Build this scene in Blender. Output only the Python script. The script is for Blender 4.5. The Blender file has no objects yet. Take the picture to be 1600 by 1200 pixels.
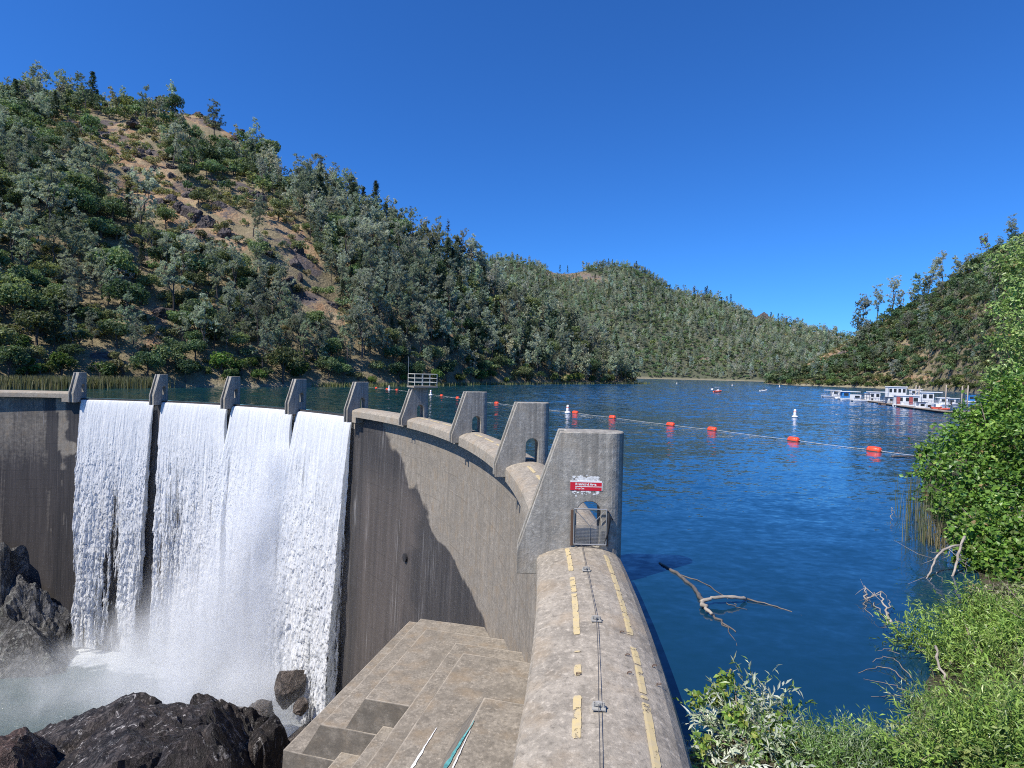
import bpy, bmesh, math, random
import numpy as np
from mathutils import Vector, Matrix

R_ = math.radians
SC = bpy.context.scene
COL = SC.collection
rng = np.random.default_rng(7)

# ------------------------------------------------------------------ camera model (used to read positions off the photograph)
F, ROLL, PITCH, CAMZ = 889.8, R_(1.289), R_(-1.181), 6.0
def ray(u, v):
    c, s = math.cos(ROLL), math.sin(ROLL)
    a, b = u - 800.0, v - 600.0
    x, y = a*c + b*s, -a*s + b*c
    dx, dy, dz = x/F, -y/F, 1.0
    c, s = math.cos(PITCH), math.sin(PITCH)
    return np.array([dx, dz*c - dy*s, dy*c + dz*s])
def at(u, v, Y):
    d = ray(u, v); return d*(Y/d[1]) + np.array([0, 0, CAMZ])
def at_z(u, v, z):
    d = ray(u, v); return d*((z - CAMZ)/d[2]) + np.array([0, 0, CAMZ])
def pix(P):
    x, Y, z = P[..., 0], P[..., 1], P[..., 2] - CAMZ
    c, s = math.cos(PITCH), math.sin(PITCH)
    y = z*c - Y*s; zz = Y*c + z*s
    u = F*x/zz; v = -F*y/zz
    c, s = math.cos(ROLL), math.sin(ROLL)
    return 800 + u*c - v*s, 600 + u*s + v*c

# ------------------------------------------------------------------ numpy noise
def _h(ix, iy, iz, seed):
    h = (ix.astype(np.int64)*374761393 + iy.astype(np.int64)*668265263 + iz.astype(np.int64)*2147483647 + seed*974711) & 0xFFFFFFFF
    h = ((h ^ (h >> 13))*1274126177) & 0xFFFFFFFF
    h = ((h ^ (h >> 15))*2246822519) & 0xFFFFFFFF
    return ((h ^ (h >> 16)) & 0xFFFFFF)/float(0xFFFFFF)
def noise(p, seed=0):
    p = np.asarray(p, float)
    i = np.floor(p); f = p - i; f = f*f*(3 - 2*f); i = i.astype(np.int64)
    x, y, z = i[:, 0], i[:, 1], i[:, 2]
    r = 0
    for dx in (0, 1):
        for dy in (0, 1):
            for dz in (0, 1):
                w = (f[:, 0] if dx else 1 - f[:, 0])*(f[:, 1] if dy else 1 - f[:, 1])*(f[:, 2] if dz else 1 - f[:, 2])
                r = r + w*_h(x + dx, y + dy, z + dz, seed)
    return r*2 - 1
def fbm(p, octv=4, seed=0, gain=.5, lac=2.03):
    p = np.asarray(p, float); a = 1; t = 0; s = 0
    for k in range(octv):
        t = t + a*noise(p, seed + k*17); s += a; a *= gain; p = p*lac + 11.3
    return t/s
def ridged(p, octv=4, seed=0, gain=.5):
    p = np.asarray(p, float); a = 1; t = 0; s = 0
    for k in range(octv):
        t = t + a*(1 - 2*np.abs(noise(p, seed + k*17))); s += a; a *= gain; p = p*2.03 + 5.1
    return t/s
def sstep(a, b, x):
    t = np.clip((x - a)/(b - a), 0, 1); return t*t*(3 - 2*t)

# ------------------------------------------------------------------ scene helpers
def mk(name, V, Fs, mat, parent=None, smooth=False, uv=None, attrs=None, col=None, midx=None):
    V = np.asarray(V, np.float32).reshape(-1, 3)
    if parent is not None:
        V = V - np.array(WL[parent.name], np.float32)
    if not isinstance(Fs, (list, tuple)) or (len(Fs) and np.ndim(Fs[0]) == 1): Fs = [np.asarray(Fs)] if isinstance(Fs, np.ndarray) else [np.asarray([f]) for f in Fs]
    Fs = [np.asarray(f, np.int32) for f in Fs if len(f)]
    loops = np.concatenate([f.ravel() for f in Fs]); tot = np.concatenate([np.full(len(f), f.shape[1], np.int32) for f in Fs])
    me = bpy.data.meshes.new(name)
    me.vertices.add(len(V)); me.vertices.foreach_set('co', V.ravel())
    me.loops.add(len(loops)); me.loops.foreach_set('vertex_index', loops)
    me.polygons.add(len(tot)); st = np.zeros(len(tot), np.int32); st[1:] = np.cumsum(tot)[:-1]
    me.polygons.foreach_set('loop_start', st); me.polygons.foreach_set('loop_total', tot)
    me.polygons.foreach_set('use_smooth', np.full(len(tot), smooth, bool))
    for m in (mat if isinstance(mat, (list, tuple)) else [mat]): me.materials.append(m)
    if midx is not None: me.polygons.foreach_set('material_index', np.asarray(midx, np.int32))
    if uv is not None:
        l = me.uv_layers.new(name='UVMap'); l.data.foreach_set('uv', np.asarray(uv, np.float32)[loops].ravel())
    for k, a in (attrs or {}).items():
        at_ = me.attributes.new(k, 'FLOAT', 'POINT'); at_.data.foreach_set('value', np.asarray(a, np.float32).ravel())
    if col is not None:
        c4 = np.ones((len(V), 4), np.float32); c4[:, :3] = col
        at_ = me.attributes.new('Col', 'FLOAT_COLOR', 'POINT'); at_.data.foreach_set('color', c4.ravel())
    me.update(calc_edges=True); me.validate()
    return link(name, me, parent)
WL = {}
def link(name, me, parent=None):
    o = bpy.data.objects.new(name, me); COL.objects.link(o)
    if parent is not None: o.parent = parent
    WL[o.name] = WL[parent.name] if parent is not None else (0, 0, 0)
    return o
def tag(o, label=None, cat=None, group=None, kind=None):
    if label: o['label'] = label
    if cat: o['category'] = cat
    if group: o['group'] = group
    if kind: o['kind'] = kind
    return o
def thing(name, loc, label=None, cat=None, group=None):
    o = bpy.data.objects.new(name, None); COL.objects.link(o); o.location = [float(c) for c in loc]
    o.empty_display_size = .3
    WL[o.name] = tuple(float(c) for c in loc)
    return tag(o, label, cat, group)

class MB:
    """collects shapes into one mesh"""
    def __init__(s): s.V = []; s.F = []; s.n = 0
    def add(s, V, Fs):
        s.V += [tuple(v) for v in V]; s.F += [tuple(i + s.n for i in f) for f in Fs]; s.n = len(s.V); return s
    def box(s, c, d, rz=0, top=1.0):
        x, y, z = [k/2 for k in d]; ca, sa = math.cos(rz), math.sin(rz); V = []
        for zz in (-z, z):
            k = top if zz > 0 else 1
            for a, b in ((-x, -y), (x, -y), (x, y), (-x, y)):
                a *= k; b *= k
                V.append((c[0] + a*ca - b*sa, c[1] + a*sa + b*ca, c[2] + zz))
        return s.add(V, [(3, 2, 1, 0), (4, 5, 6, 7), (0, 1, 5, 4), (1, 2, 6, 5), (2, 3, 7, 6), (3, 0, 4, 7)])
    def tube(s, pts, rad, n=6, cap=True):
        V, Fs = tube_arrays(pts, rad, n, cap); return s.add(V, Fs)
    def lathe(s, c, prof, n=16, axis='z', rz=0):
        V = []; Fs = []
        for (r, h) in prof:
            for k in range(n):
                a = 2*math.pi*k/n; x, y = r*math.cos(a), r*math.sin(a)
                p = (x, y, h) if axis == 'z' else (h, x, y)
                ca, sa = math.cos(rz), math.sin(rz)
                V.append((c[0] + p[0]*ca - p[1]*sa, c[1] + p[0]*sa + p[1]*ca, c[2] + p[2]))
        for j in range(len(prof) - 1):
            for k in range(n):
                Fs.append((j*n + k, j*n + (k + 1) % n, (j + 1)*n + (k + 1) % n, (j + 1)*n + k))
        Fs.append(tuple(range(n))[::-1]); Fs.append(tuple((len(prof) - 1)*n + k for k in range(n)))
        return s.add(V, Fs)
    def obj(s, name, mat, parent=None, smooth=False):
        me = bpy.data.meshes.new(name); V = np.array(s.V, float)
        if parent is not None: V = V - np.array(WL[parent.name])
        me.from_pydata(V.tolist(), [], s.F); me.materials.append(mat)
        if smooth: me.polygons.foreach_set('use_smooth', np.full(len(s.F), True))
        me.update(); return link(name, me, parent)
def tube_arrays(pts, rad, n=6, cap=True):
    P = np.asarray(pts, float); m = len(P); rad = np.broadcast_to(np.asarray(rad, float), (m,))
    T = np.gradient(P, axis=0); T /= np.linalg.norm(T, axis=1)[:, None] + 1e-9
    ref = np.array([0.0, 0, 1]) if abs(T[:, 2]).mean() < .8 else np.array([1.0, 0, 0])
    A = np.cross(T, ref); A /= np.linalg.norm(A, axis=1)[:, None] + 1e-9; B = np.cross(T, A)
    a = 2*np.pi*np.arange(n)/n
    V = (P[:, None] + rad[:, None, None]*(np.cos(a)[None, :, None]*A[:, None] + np.sin(a)[None, :, None]*B[:, None])).reshape(-1, 3)
    Fs = [(j*n + k, j*n + (k + 1) % n, (j + 1)*n + (k + 1) % n, (j + 1)*n + k) for j in range(m - 1) for k in range(n)]
    if cap: Fs += [tuple(range(n))[::-1], tuple((m - 1)*n + k for k in range(n))]
    return V, Fs
def grid_faces(nu, nv):
    i = np.arange(nu - 1)[:, None]*nv + np.arange(nv - 1)[None]
    return np.stack([i, i + nv, i + nv + 1, i + 1], -1).reshape(-1, 4)

# ------------------------------------------------------------------ materials
class NT:
    def __init__(s, name, vol=False):
        s.m = bpy.data.materials.new(name); s.m.use_nodes = True; s.t = s.m.node_tree; s.t.nodes.clear()
        s.out = s.t.nodes.new('ShaderNodeOutputMaterial')
    def n(s, ty, **k):
        d = s.t.nodes.new(ty)
        for a, b in k.items():
            if a == 'i':
                for x, y in b.items(): s.set(d.inputs[x], y)
            else: setattr(d, a, b)
        return d
    def set(s, inp, v):
        if isinstance(v, bpy.types.NodeSocket): s.t.links.new(v, inp)
        elif isinstance(v, (tuple, list)) and len(v) == 3 and inp.type == 'RGBA': inp.default_value = (*v, 1)
        else: inp.default_value = v
    def math(s, op, a, b=0.0, c=None, clamp=False):
        d = s.n('ShaderNodeMath', operation=op, use_clamp=clamp, i={0: a, 1: b})
        if c is not None: s.set(d.inputs[2], c)
        return d.outputs[0]
    def mix(s, f, a, b, bt='MIX'):
        d = s.n('ShaderNodeMix', data_type='RGBA', blend_type=bt); s.set(d.inputs[0], f); s.set(d.inputs[6], a); s.set(d.inputs[7], b); return d.outputs[2]
    def rng(s, x, a, b, c=0.0, d=1.0):
        return s.n('ShaderNodeMapRange', i={0: x, 1: a, 2: b, 3: c, 4: d}).outputs[0]
    def co(s, kind='Object', scale=(1, 1, 1), rot=(0, 0, 0), loc=(0, 0, 0)):
        if kind == 'World': c = s.n('ShaderNodeNewGeometry').outputs['Position']
        else: c = s.n('ShaderNodeTexCoord').outputs[kind]
        return s.n('ShaderNodeMapping', i={0: c, 1: loc, 2: rot, 3: scale}).outputs[0]
    def noise(s, v, sc, det=4, ro=.55, dist=0, col=False):
        return s.n('ShaderNodeTexNoise', i={'Vector': v, 'Scale': sc, 'Detail': det, 'Roughness': ro, 'Distortion': dist}).outputs[1 if col else 0]
    def attr(s, name, col=False):
        return s.n('ShaderNodeAttribute', attribute_name=name).outputs['Color' if col else 'Fac']
    def bump(s, h, st=.5, dist=.05, nrm=None):
        i = {'Height': h, 'Strength': st, 'Distance': dist}
        if nrm is not None: i['Normal'] = nrm
        return s.n('ShaderNodeBump', i=i).outputs[0]
    def pbr(s, c, r=.8, nrm=None, metal=0, spec=.5, **k):
        i = {'Base Color': c, 'Roughness': r, 'Metallic': metal, 'Specular IOR Level': spec}; i.update(k)
        if nrm is not None: i['Normal'] = nrm
        d = s.n('ShaderNodeBsdfPrincipled', i=i); s.t.links.new(d.outputs[0], s.out.inputs[0]); return d
    def end(s, sh): s.t.links.new(sh, s.out.inputs[0]); return s.m

def simple(name, c, r=.6, metal=0, var=.12, sc=3.0):
    n = NT(name); v = n.co('Object'); a = n.noise(v, sc, 5)
    n.pbr(n.mix(n.rng(a, .3, .7), tuple(k*(1 - var) for k in c), tuple(min(1, k*(1 + var)) for k in c)), r, n.bump(a, .15, .01), metal)
    return n.m

def concrete(name, base, streak=True, kind='UV', wet=False, lift=False, dark=.55, scale=1.0, edge=False):
    """weathered concrete; x of the coordinate runs along, y (uv) or z (object) runs up"""
    n = NT(name)
    if kind == 'UV':
        sv = (3.2, .10, 1); hv = 1
    else:
        sv = (3.2, 3.2, .10); hv = 2
    c0 = n.co(kind); cs = n.co(kind, sv)
    big = n.noise(c0, .22*scale, 4, .6); med = n.noise(c0, 1.6*scale, 5, .65); fine = n.noise(c0, 22*scale, 4, .7)
    c = n.mix(n.rng(big, .3, .7), tuple(k*.80 for k in base), tuple(k*1.12 for k in base))
    c = n.mix(n.rng(med, .42, .70), c, tuple(k*.58 for k in base)); spk = n.noise(c0, 7.5*scale, 5, .75); c = n.mix(n.rng(spk, .53, .68, 0, .9), c, tuple(min(1, k*1.6) for k in base)); c = n.mix(n.rng(spk, .47, .33, 0, .85), c, tuple(k*.42 for k in base)); wm2 = n.noise(c0, .9*scale, 4, .6); c = n.mix(n.rng(wm2, .5, .7, 0, .6), c, (base[0]*.95, base[1]*.80, base[2]*.62))
    if streak:
        s1 = n.noise(cs, 1.0, 5, .6); s2 = n.noise(n.co(kind, tuple(k*3.1 for k in sv)), 1.0, 3, .6)
        c = n.mix(n.math('MULTIPLY', n.rng(s1, .46, .68), .85), c, tuple(k*dark for k in base))
        c = n.mix(n.math('MULTIPLY', n.rng(s2, .55, .75), .5), c, tuple(min(1, k*1.35) for k in base))
    c = n.mix(n.rng(fine, .35, .75, 0, .35), c, tuple(k*.55 for k in base))
    pit = n.n('ShaderNodeTexVoronoi', i={'Vector': c0, 'Scale': 5.0*scale}).outputs[0]
    c = n.mix(n.math('MULTIPLY', n.rng(pit, .05, .14, 1, 0), n.rng(med, .45, .6)), c, tuple(k*.5 for k in base))
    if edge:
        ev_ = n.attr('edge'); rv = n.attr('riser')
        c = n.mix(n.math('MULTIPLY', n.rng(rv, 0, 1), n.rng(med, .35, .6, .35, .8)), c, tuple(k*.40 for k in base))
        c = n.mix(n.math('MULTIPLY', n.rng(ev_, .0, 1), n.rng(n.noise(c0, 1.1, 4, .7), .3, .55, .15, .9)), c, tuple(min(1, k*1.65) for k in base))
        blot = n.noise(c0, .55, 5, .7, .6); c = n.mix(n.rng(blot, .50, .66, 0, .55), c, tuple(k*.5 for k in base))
    h = n.math('ADD', n.math('MULTIPLY', fine, .4), n.math('MULTIPLY', med, .6))
    ro = .88
    if lift:
        xyz = n.n('ShaderNodeSeparateXYZ', i={0: c0}).outputs[hv]
        w = n.math('ADD', n.math('DIVIDE', xyz, 1.52), n.math('MULTIPLY', n.noise(c0, .5, 3), .12))
        fr = n.math('FRACT', w)
        ln = n.math('MULTIPLY', n.rng(fr, .0, .035, 1, 0), n.rng(n.noise(n.co(kind, (.35, 2.5, 1)), 1, 3), .42, .6))
        c = n.mix(n.math('MULTIPLY', ln, .65), c, tuple(min(1, k*1.5) for k in base))
        ln2 = n.math('MULTIPLY', n.rng(fr, .90, 1.0, 0, 1), n.rng(n.noise(n.co(kind, (.3, 2.0, 1), loc=(9, 4, 0)), 1, 3), .4, .62))
        c = n.mix(n.math('MULTIPLY', ln2, .6), c, tuple(k*.4 for k in base))
        xu = n.n('ShaderNodeSeparateXYZ', i={0: c0}).outputs[0]
        fv = n.math('FRACT', n.math('DIVIDE', xu, 7.68))
        c = n.mix(n.math('MULTIPLY', n.rng(fv, 0, .012, 1, 0), .35), c, tuple(k*.35 for k in base))
    if wet:
        a = n.attr('wet'); b = n.attr('rust'); e = n.attr('pale')
        s3 = n.noise(n.co(kind, (.9, .05, 1)), 1, 5, .65); s4 = n.noise(n.co(kind, (5, .12, 1)), 1, 4, .6)
        wv = n.math('ADD', a, n.math('MULTIPLY', n.math('SUBTRACT', n.math('ADD', n.math('MULTIPLY', s4, .5), n.math('MULTIPLY', med, .5)), .5), .55))
        wm = n.rng(wv, .38, .62)
        dk = n.mix(n.rng(s3, .35, .65), (.040, .037, .036), (.075, .067, .062)); dk = n.mix(n.rng(s4, .4, .7), dk, (.028, .027, .028))
        dk = n.mix(n.math('MULTIPLY', b, .9), dk, n.mix(n.rng(s3, .35, .7), (.072, .062, .054), (.118, .10, .088)))
        dk = n.mix(n.math('MULTIPLY', ln, .35), dk, (.14, .125, .11)); dk = n.mix(n.math('MULTIPLY', ln2, .5), dk, (.02, .018, .018)); c = n.mix(wm, c, dk)
        c = n.mix(n.math('MULTIPLY', e, n.rng(s4, .56, .70)), c, (.42, .40, .38))
        ro = n.rng(wm, 0, 1, .88, .62)
    n.pbr(c, ro, n.bump(n.math('ADD', h, n.math('MULTIPLY', spk, .5)), .6, .05), spec=.3)
    return n.m
# ================================================================== DAM
DX, DY, RR, PH0, DPH = -75.938, 18.063, 79.223, -0.026, 0.194
SP = RR*DPH                                          # pier spacing along the crest (15.4 m)
def cyl(arc, r, z):
    """arc metres from the first pier (growing towards the far bank), r metres from the upstream edge (negative = downstream), z"""
    ph = PH0 + np.asarray(arc)/RR
    return np.stack([DX + (RR + r)*np.cos(ph), DY + (RR + r)*np.sin(ph), np.broadcast_to(z, np.shape(ph + r*0))*1.0], -1)

M = {}
BASE = (.365, .335, .285)
M['pier'] = concrete('pier_concrete', (.37, .35, .305), kind='Object', dark=.40)
M['crest'] = concrete('crest_concrete', (.36, .318, .255), streak=False)
M['wall'] = concrete('wall_concrete', (.275, .243, .198), wet=True, lift=True, dark=.62)
M['step'] = concrete('step_concrete', (.29, .255, .205), streak=False, kind='World', edge=True)
M['steel'] = simple('galvanised_steel', (.33, .33, .32), .5, .6)
M['rusty'] = simple('rusty_steel', (.12, .07, .045), .8, .2)
M['cable'] = simple('cable_steel', (.16, .155, .15), .5, .7)
M['white_paint'] = simple('white_paint', (.75, .75, .73), .5)
M['bracket'] = simple('bracket_paint', (.33, .32, .29), .7)
M['red_paint'] = simple('red_sign', (.55, .012, .03), .45, 0, .06)
M['cream_rail'] = simple('cream_rail', (.62, .60, .50), .5)
M['flake'] = simple('old_white_paint', (.62, .62, .60), .8, 0, .3, 20)
M['flat_black'] = simple('matt_black', (.02, .02, .022), .9)
def yellow():
    n = NT('worn_yellow_paint'); v = n.co('World'); a = n.noise(v, 7, 5, .7)
    n.pbr(n.mix(n.rng(a, .35, .75), (.56, .44, .21), (.44, .37, .25)), .8, n.bump(a, .2, .01)); pr_ = [x for x in n.t.nodes if x.type == 'BSDF_PRINCIPLED'][0]; fl = n.noise(v, 5.5, 6, .72); n.end(n.n('ShaderNodeMixShader', i={0: n.rng(fl, .385, .43), 1: n.n('ShaderNodeBsdfTransparent').outputs[0], 2: pr_.outputs[0]}).outputs[0]); return n.m
M['yellow'] = yellow()

dam = thing('arch_dam', (0, 30, 0), 'curved grey concrete arch dam with piers on its crest and four bays of falling water', 'dam')

def sweep(name, prof, a0, a1, mat, parent, da=.5, close=False, caps=False, smooth=False, jit=0):
    prof = np.asarray(prof, float); na = max(2, int(abs(a1 - a0)/da) + 1); A = np.linspace(a0, a1, na); m = len(prof)
    V = cyl(A[:, None] + 0*prof[None, :, 0], prof[None, :, 0] + 0*A[:, None], prof[None, :, 1] + 0*A[:, None]).reshape(-1, 3)
    if jit: V += jit*np.stack([fbm(V*1.3, 3, 5), fbm(V*1.3, 3, 6), fbm(V*1.3, 3, 7)], -1)
    d = np.concatenate([[0], np.cumsum(np.hypot(*np.diff(prof, axis=0).T))])
    uv = np.stack([A[:, None] + 0*d[None], d[None] + 0*A[:, None]], -1).reshape(-1, 2)
    Fs = [grid_faces(na, m)]
    if caps: Fs += [np.array([list(range(m))[::-1]]), np.array([[(na - 1)*m + k for k in range(m)]])]
    return mk(name, V, Fs, mat, parent, smooth, uv)

# --- downstream face with its stains
WA0, WA1 = -22, 141
A = np.arange(WA0, WA1, .5); H = np.concatenate([np.arange(.05, -14, -.45), np.arange(-14, -50, -.9)])
def wall_r(z): return -1.45 - .03*np.maximum(0, -z - 4)
g_a, g_z = [x.ravel() for x in np.meshgrid(A, H, indexing='ij')]
spill = (g_a > 4*SP + .5) & (g_a < 8*SP + .5)
V = cyl(g_a, wall_r(g_z), g_z)
uv = np.stack([g_a, g_z], -1)
# wet limit: the seepage front climbs towards the falls
lim = np.interp(g_z, [-40, -20, -14, -12, -10, -8.7, -6.1, -2, 0], [21, 22.5, 24.5, 27, 35, 41.5, 46.2, 52, 55])
nz = fbm(np.stack([g_a*.25, g_z*.35, 0*g_a], -1), 4, 3)
drip = fbm(np.stack([g_a*.55, g_z*.07, 0*g_a + 9], -1), 4, 13); blotch = fbm(np.stack([g_a*.12, g_z*.16, 0*g_a + 5], -1), 3, 17)
wet = sstep(-2.6, 2.6, g_a - lim + nz*4 + drip*2.2 + blotch*5)
# drier brown strip inside the wet part and dark tongues
rust = sstep(44, 48, g_a + nz*5)*sstep(62, 58, g_a)*sstep(-4, -9, g_z)*.9
rust = np.maximum(rust, sstep(126, 129, g_a)*sstep(-1, -5, g_z)*.35)
far = sstep(123.5, 126, g_a + nz*3)
wetf = np.where(g_a > 123, sstep(.35, -.15, fbm(np.stack([g_a*.16, g_z*.03, 0*g_a + 4], -1), 3, 9))*.35 + .14 + .30*sstep(-4, -20, g_z) + .4*(np.abs(g_a - 128.2 - .08*g_z) < 1.0), 0)
wet = wet*(1 - far) + far*wetf
pale = sstep(.2, .5, fbm(np.stack([g_a*.6, g_z*.08, 0*g_a + 2], -1), 3, 21))*.8
mk('dam_face', V, grid_faces(len(A), len(H)), M['wall'], dam, True, uv, dict(wet=wet, rust=rust, pale=pale))

# --- crest slab (rounded upstream shoulder, overhanging downstream lip)
CREST = [(-1.40, .05), (-2.45, .05), (-2.45, .40), (-2.44, .72), (-2.38, .82), (-2.1, .95), (-1.8, 1.03), (-1.5, 1.08), (-1.2, 1.12), (-.9, 1.11), (-.6, 1.06), (-.4, .99),
         (-.22, .90), (-.08, .76), (.01, .55), (.05, .1), (.06, -4)]
def crest_z(r):
    q = sorted(CREST[3:15]); return float(np.interp(r, [a for a, b in q], [b for a, b in q]))
spans = [(-22, .03)] + [(k*SP + .97, (k + 1)*SP + .03) for k in range(4)] + [(8*SP + .97, 141)]
crest_parts = []
for a0, a1 in spans:
    crest_parts.append(sweep('crest_slab', CREST, a0, a1, M['crest'], dam, .35, caps=True, jit=.008))
# turned-down ends where the spilling bays begin
sweep('slab_end', [(-1.40, -.62), (-2.452, -.62), (-2.452, .06), (-1.40, .06)], 4*SP - 1.1, 4*SP - .02, M['crest'], dam, .5, caps=True)
sweep('slab_end', [(-1.40, -.62), (-2.452, -.62), (-2.452, .06), (-1.40, .06)], 8*SP + 1.02, 8*SP + 2.6, M['crest'], dam, .5, caps=True)
# ogee lips of the four spilling bays
LIP = [(-1.47, -1.6), (-1.46, -1.0), (-1.38, -.66), (-1.2, -.47), (-.95, -.40), (-.5, -.45), (0, -.7), (.06, -1.2), (.06, -4)]
for k in range(4, 8):
    sweep('spillway_lip', LIP, k*SP + .97, (k + 1)*SP + .03, M['wall'], dam, .5, smooth=True)

# --- piers
def ev(o):
    bpy.context.view_layer.update()
    dg = bpy.context.evaluated_depsgraph_get()
    return bpy.data.meshes.new_from_object(o.evaluated_get(dg))
def prism(outline, t0, t1):
    m = len(outline); V = [(r, t0, z) for r, z in outline] + [(r, t1, z) for r, z in outline]
    Fs = [tuple(range(m)), tuple(range(2*m - 1, m - 1, -1))] + [(i, i + m, (i + 1) % m + m, (i + 1) % m) for i in range(m)]
    return V, Fs
def tmp(V, Fs):
    me = bpy.data.meshes.new('tmp'); me.from_pydata(V, [], Fs); 
    b = bmesh.new(); b.from_mesh(me); bmesh.ops.recalc_face_normals(b, faces=b.faces); b.to_mesh(me); b.free()
    o = bpy.data.objects.new('tmp', me); COL.objects.link(o); return o
PT = 1.0
def pier_mesh(tip, kink, hole=True, top=4.35, wtop=1.87):
    # solid: rounded upstream nose, sloping downstream edge
    zs = [-5, tip, kink, top]
    out = [(-1.3, -5), (-1.3, tip), (-3.016, tip), (-3.016, kink), (-wtop, top), (0, top), (0, -5)]
    V, Fs = prism(out, 0, PT); o = tmp(V, Fs)
    b = bmesh.new(); b.from_mesh(o.data)
    es = [e for e in b.edges if all(abs(v.co.x) < 1e-4 for v in e.verts) and abs(e.verts[0].co.z - e.verts[1].co.z) > 2]
    bmesh.ops.bevel(b, geom=es, offset=.47, segments=7, profile=.5, affect='EDGES'); b.to_mesh(o.data); b.free()
    cut = []
    if hole:
        arch = [(-1.35, 1.02), (-.65, 1.02)] + [(-1 + .35*math.cos(a), 2.05 + .35*math.sin(a)) for a in np.linspace(0, math.pi, 11)]
        cut.append(tmp(*prism(arch, -.5, PT + .5)))
    # groove running down the sloping edge between two ribs
    dx, dz = -3.016 + wtop, kink - top; L = math.hypot(dx, dz); nx, nz_ = -dz/L*-1, dx/L
    d = .26; inn = (-dz/L*d, dx/L*d); inn = (abs(inn[0]), -abs(inn[1]))
    groove = [(-3.3, tip - .3), (-3.016 + d, tip - .3), (-3.016 + d, kink - .05), (-wtop + d + .03, top + .3), (-wtop - .3, top + .3), (-3.3, kink)]
    cut.append(tmp(*prism(groove, .2, PT - .2)))
    for c in cut:
        md = o.modifiers.new('b', 'BOOLEAN'); md.operation = 'DIFFERENCE'; md.object = c; md.solver = 'EXACT'
    bv = o.modifiers.new('v', 'BEVEL'); bv.width = .022; bv.segments = 1; bv.limit_method = 'ANGLE'; bv.angle_limit = R_(50)
    me = ev(o); me.materials.clear(); me.materials.append(M['pier']); me.name = 'pier'
    for x in [o] + cut: bpy.data.objects.remove(x)
    return me
pm_hi = pier_mesh(.28, .93); pm_lo = pier_mesh(-.64, .93)
pm_4 = pier_mesh(.28, .93, True, 4.2)
def pier_matrix(k):
    ph = PH0 + k*DPH; er = Vector((math.cos(ph), math.sin(ph), 0)); et = Vector((-math.sin(ph), math.cos(ph), 0))
    o = Vector((DX, DY, 0)) + er*RR
    return Matrix(((er.x, et.x, 0, o.x), (er.y, et.y, 0, o.y), (0, 0, 1, 0), (0, 0, 0, 1)))
piers = []
for k in range(9):
    mw = pier_matrix(k)
    me = (pm_4 if k == 3 else pm_hi if k < 4 else pm_lo).copy(); me.transform(Matrix.Translation((0, 0, 0)))
    o = bpy.data.objects.new('pier', me); COL.objects.link(o); o.parent = dam
    o.matrix_local = Matrix.Translation(-Vector(WL['arch_dam'])) @ mw
    WL[o.name] = tuple(mw.translation); piers.append(o)
def rt(k, r, t, z): return np.array(pier_matrix(k) @ Vector((r, t, z)))
# the slab on the fourth pier with its handrail
def rtbox(mb, k, r0, r1, t0, t1, z0, z1):
    V = [rt(k, *p) for p in ((r0, t0, z0), (r1, t0, z0), (r1, t1, z0), (r0, t1, z0), (r0, t0, z1), (r1, t0, z1), (r1, t1, z1), (r0, t1, z1))]
    mb.add(V, [(3, 2, 1, 0), (4, 5, 6, 7), (0, 1, 5, 4), (1, 2, 6, 5), (2, 3, 7, 6), (3, 0, 4, 7)])
mb = MB(); rtbox(mb, 3, -2.1, .55, -.85, 1.1, 4.203, 4.36)
plat = mb.obj('platform', M['crest'], dam)
mb = MB()
cs = [(-2.0, -.78), (.47, -.78), (.47, 1.03), (-2.0, 1.03)]
for r, t in cs + [(-1.2, -.78), (-.35, -.78), (-.35, 1.03)]: mb.tube([rt(3, r, t, 4.37), rt(3, r, t, 5.62)], .035, 6)
for z in (4.75, 5.17, 5.6):
    for i in range(4):
        a, b = cs[i], cs[(i + 1) % 4]; mb.tube([rt(3, *a, z), rt(3, *b, z)], .035, 6)
mb.obj('handrail', M['cream_rail'], dam)
mb = MB(); mb.tube([rt(3, -2.0, 1.03, 4.35), rt(3, -2.0, 1.03, 7.4)], .022, 5); mb.obj('antenna_pole', M['steel'], dam)

# --- yellow paint on the crest: worn pieces lying on the slab
def stripe(r0, segs, name='painted_stripe', w=.14, mat='yellow', par=None):
    V = []; Fs = []; uv = []
    rs = random.Random(int(abs(r0)*100 + abs(segs[0][0])*37))
    for a0, a1 in segs:
        na = max(3, int(abs(a1 - a0)/.06)); b = len(V)
        for i in range(na):
            a = a0 + (a1 - a0)*i/(na - 1); e0 = rs.uniform(-.005, .005); e1 = rs.uniform(-.008, .004)
            if i in (0, na - 1): e0 += rs.uniform(0, .03); e1 -= rs.uniform(0, .03)
            if rs.random() < .07: e1 -= rs.uniform(.01, .04)
            if rs.random() < .05: e0 += rs.uniform(.01, .03)
            for q in (r0 - w/2 + e0, r0 - w/6, r0 + w/6, r0 + w/2 + e1):
                V.append(cyl(a, q, crest_z(q) + .012))
        for i in range(na - 1):
            for j in range(3): Fs.append((b + i*4 + j, b + i*4 + j + 1, b + i*4 + j + 5, b + i*4 + j + 4))
    return mk(name, np.array(V), np.array(Fs), M[mat], par or crest_parts[0])
for sg_ in [(-.1, -1.95), (-2.4, -3.35), (-3.45, -5.5), (-6.15, -6.2), (-6.65, -7.0), (-7.6, -8.65)]: stripe(-1.6, [sg_], w=.125)
for sg_ in [(-.55, -2.0), (-2.05, -3.1), (-3.15, -5.35), (-5.85, -6.45), (-6.5, -7.35), (-7.42, -7.5), (-7.62, -9.6), (-9.62, -12)]: stripe(-.58, [sg_], w=.125)
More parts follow.
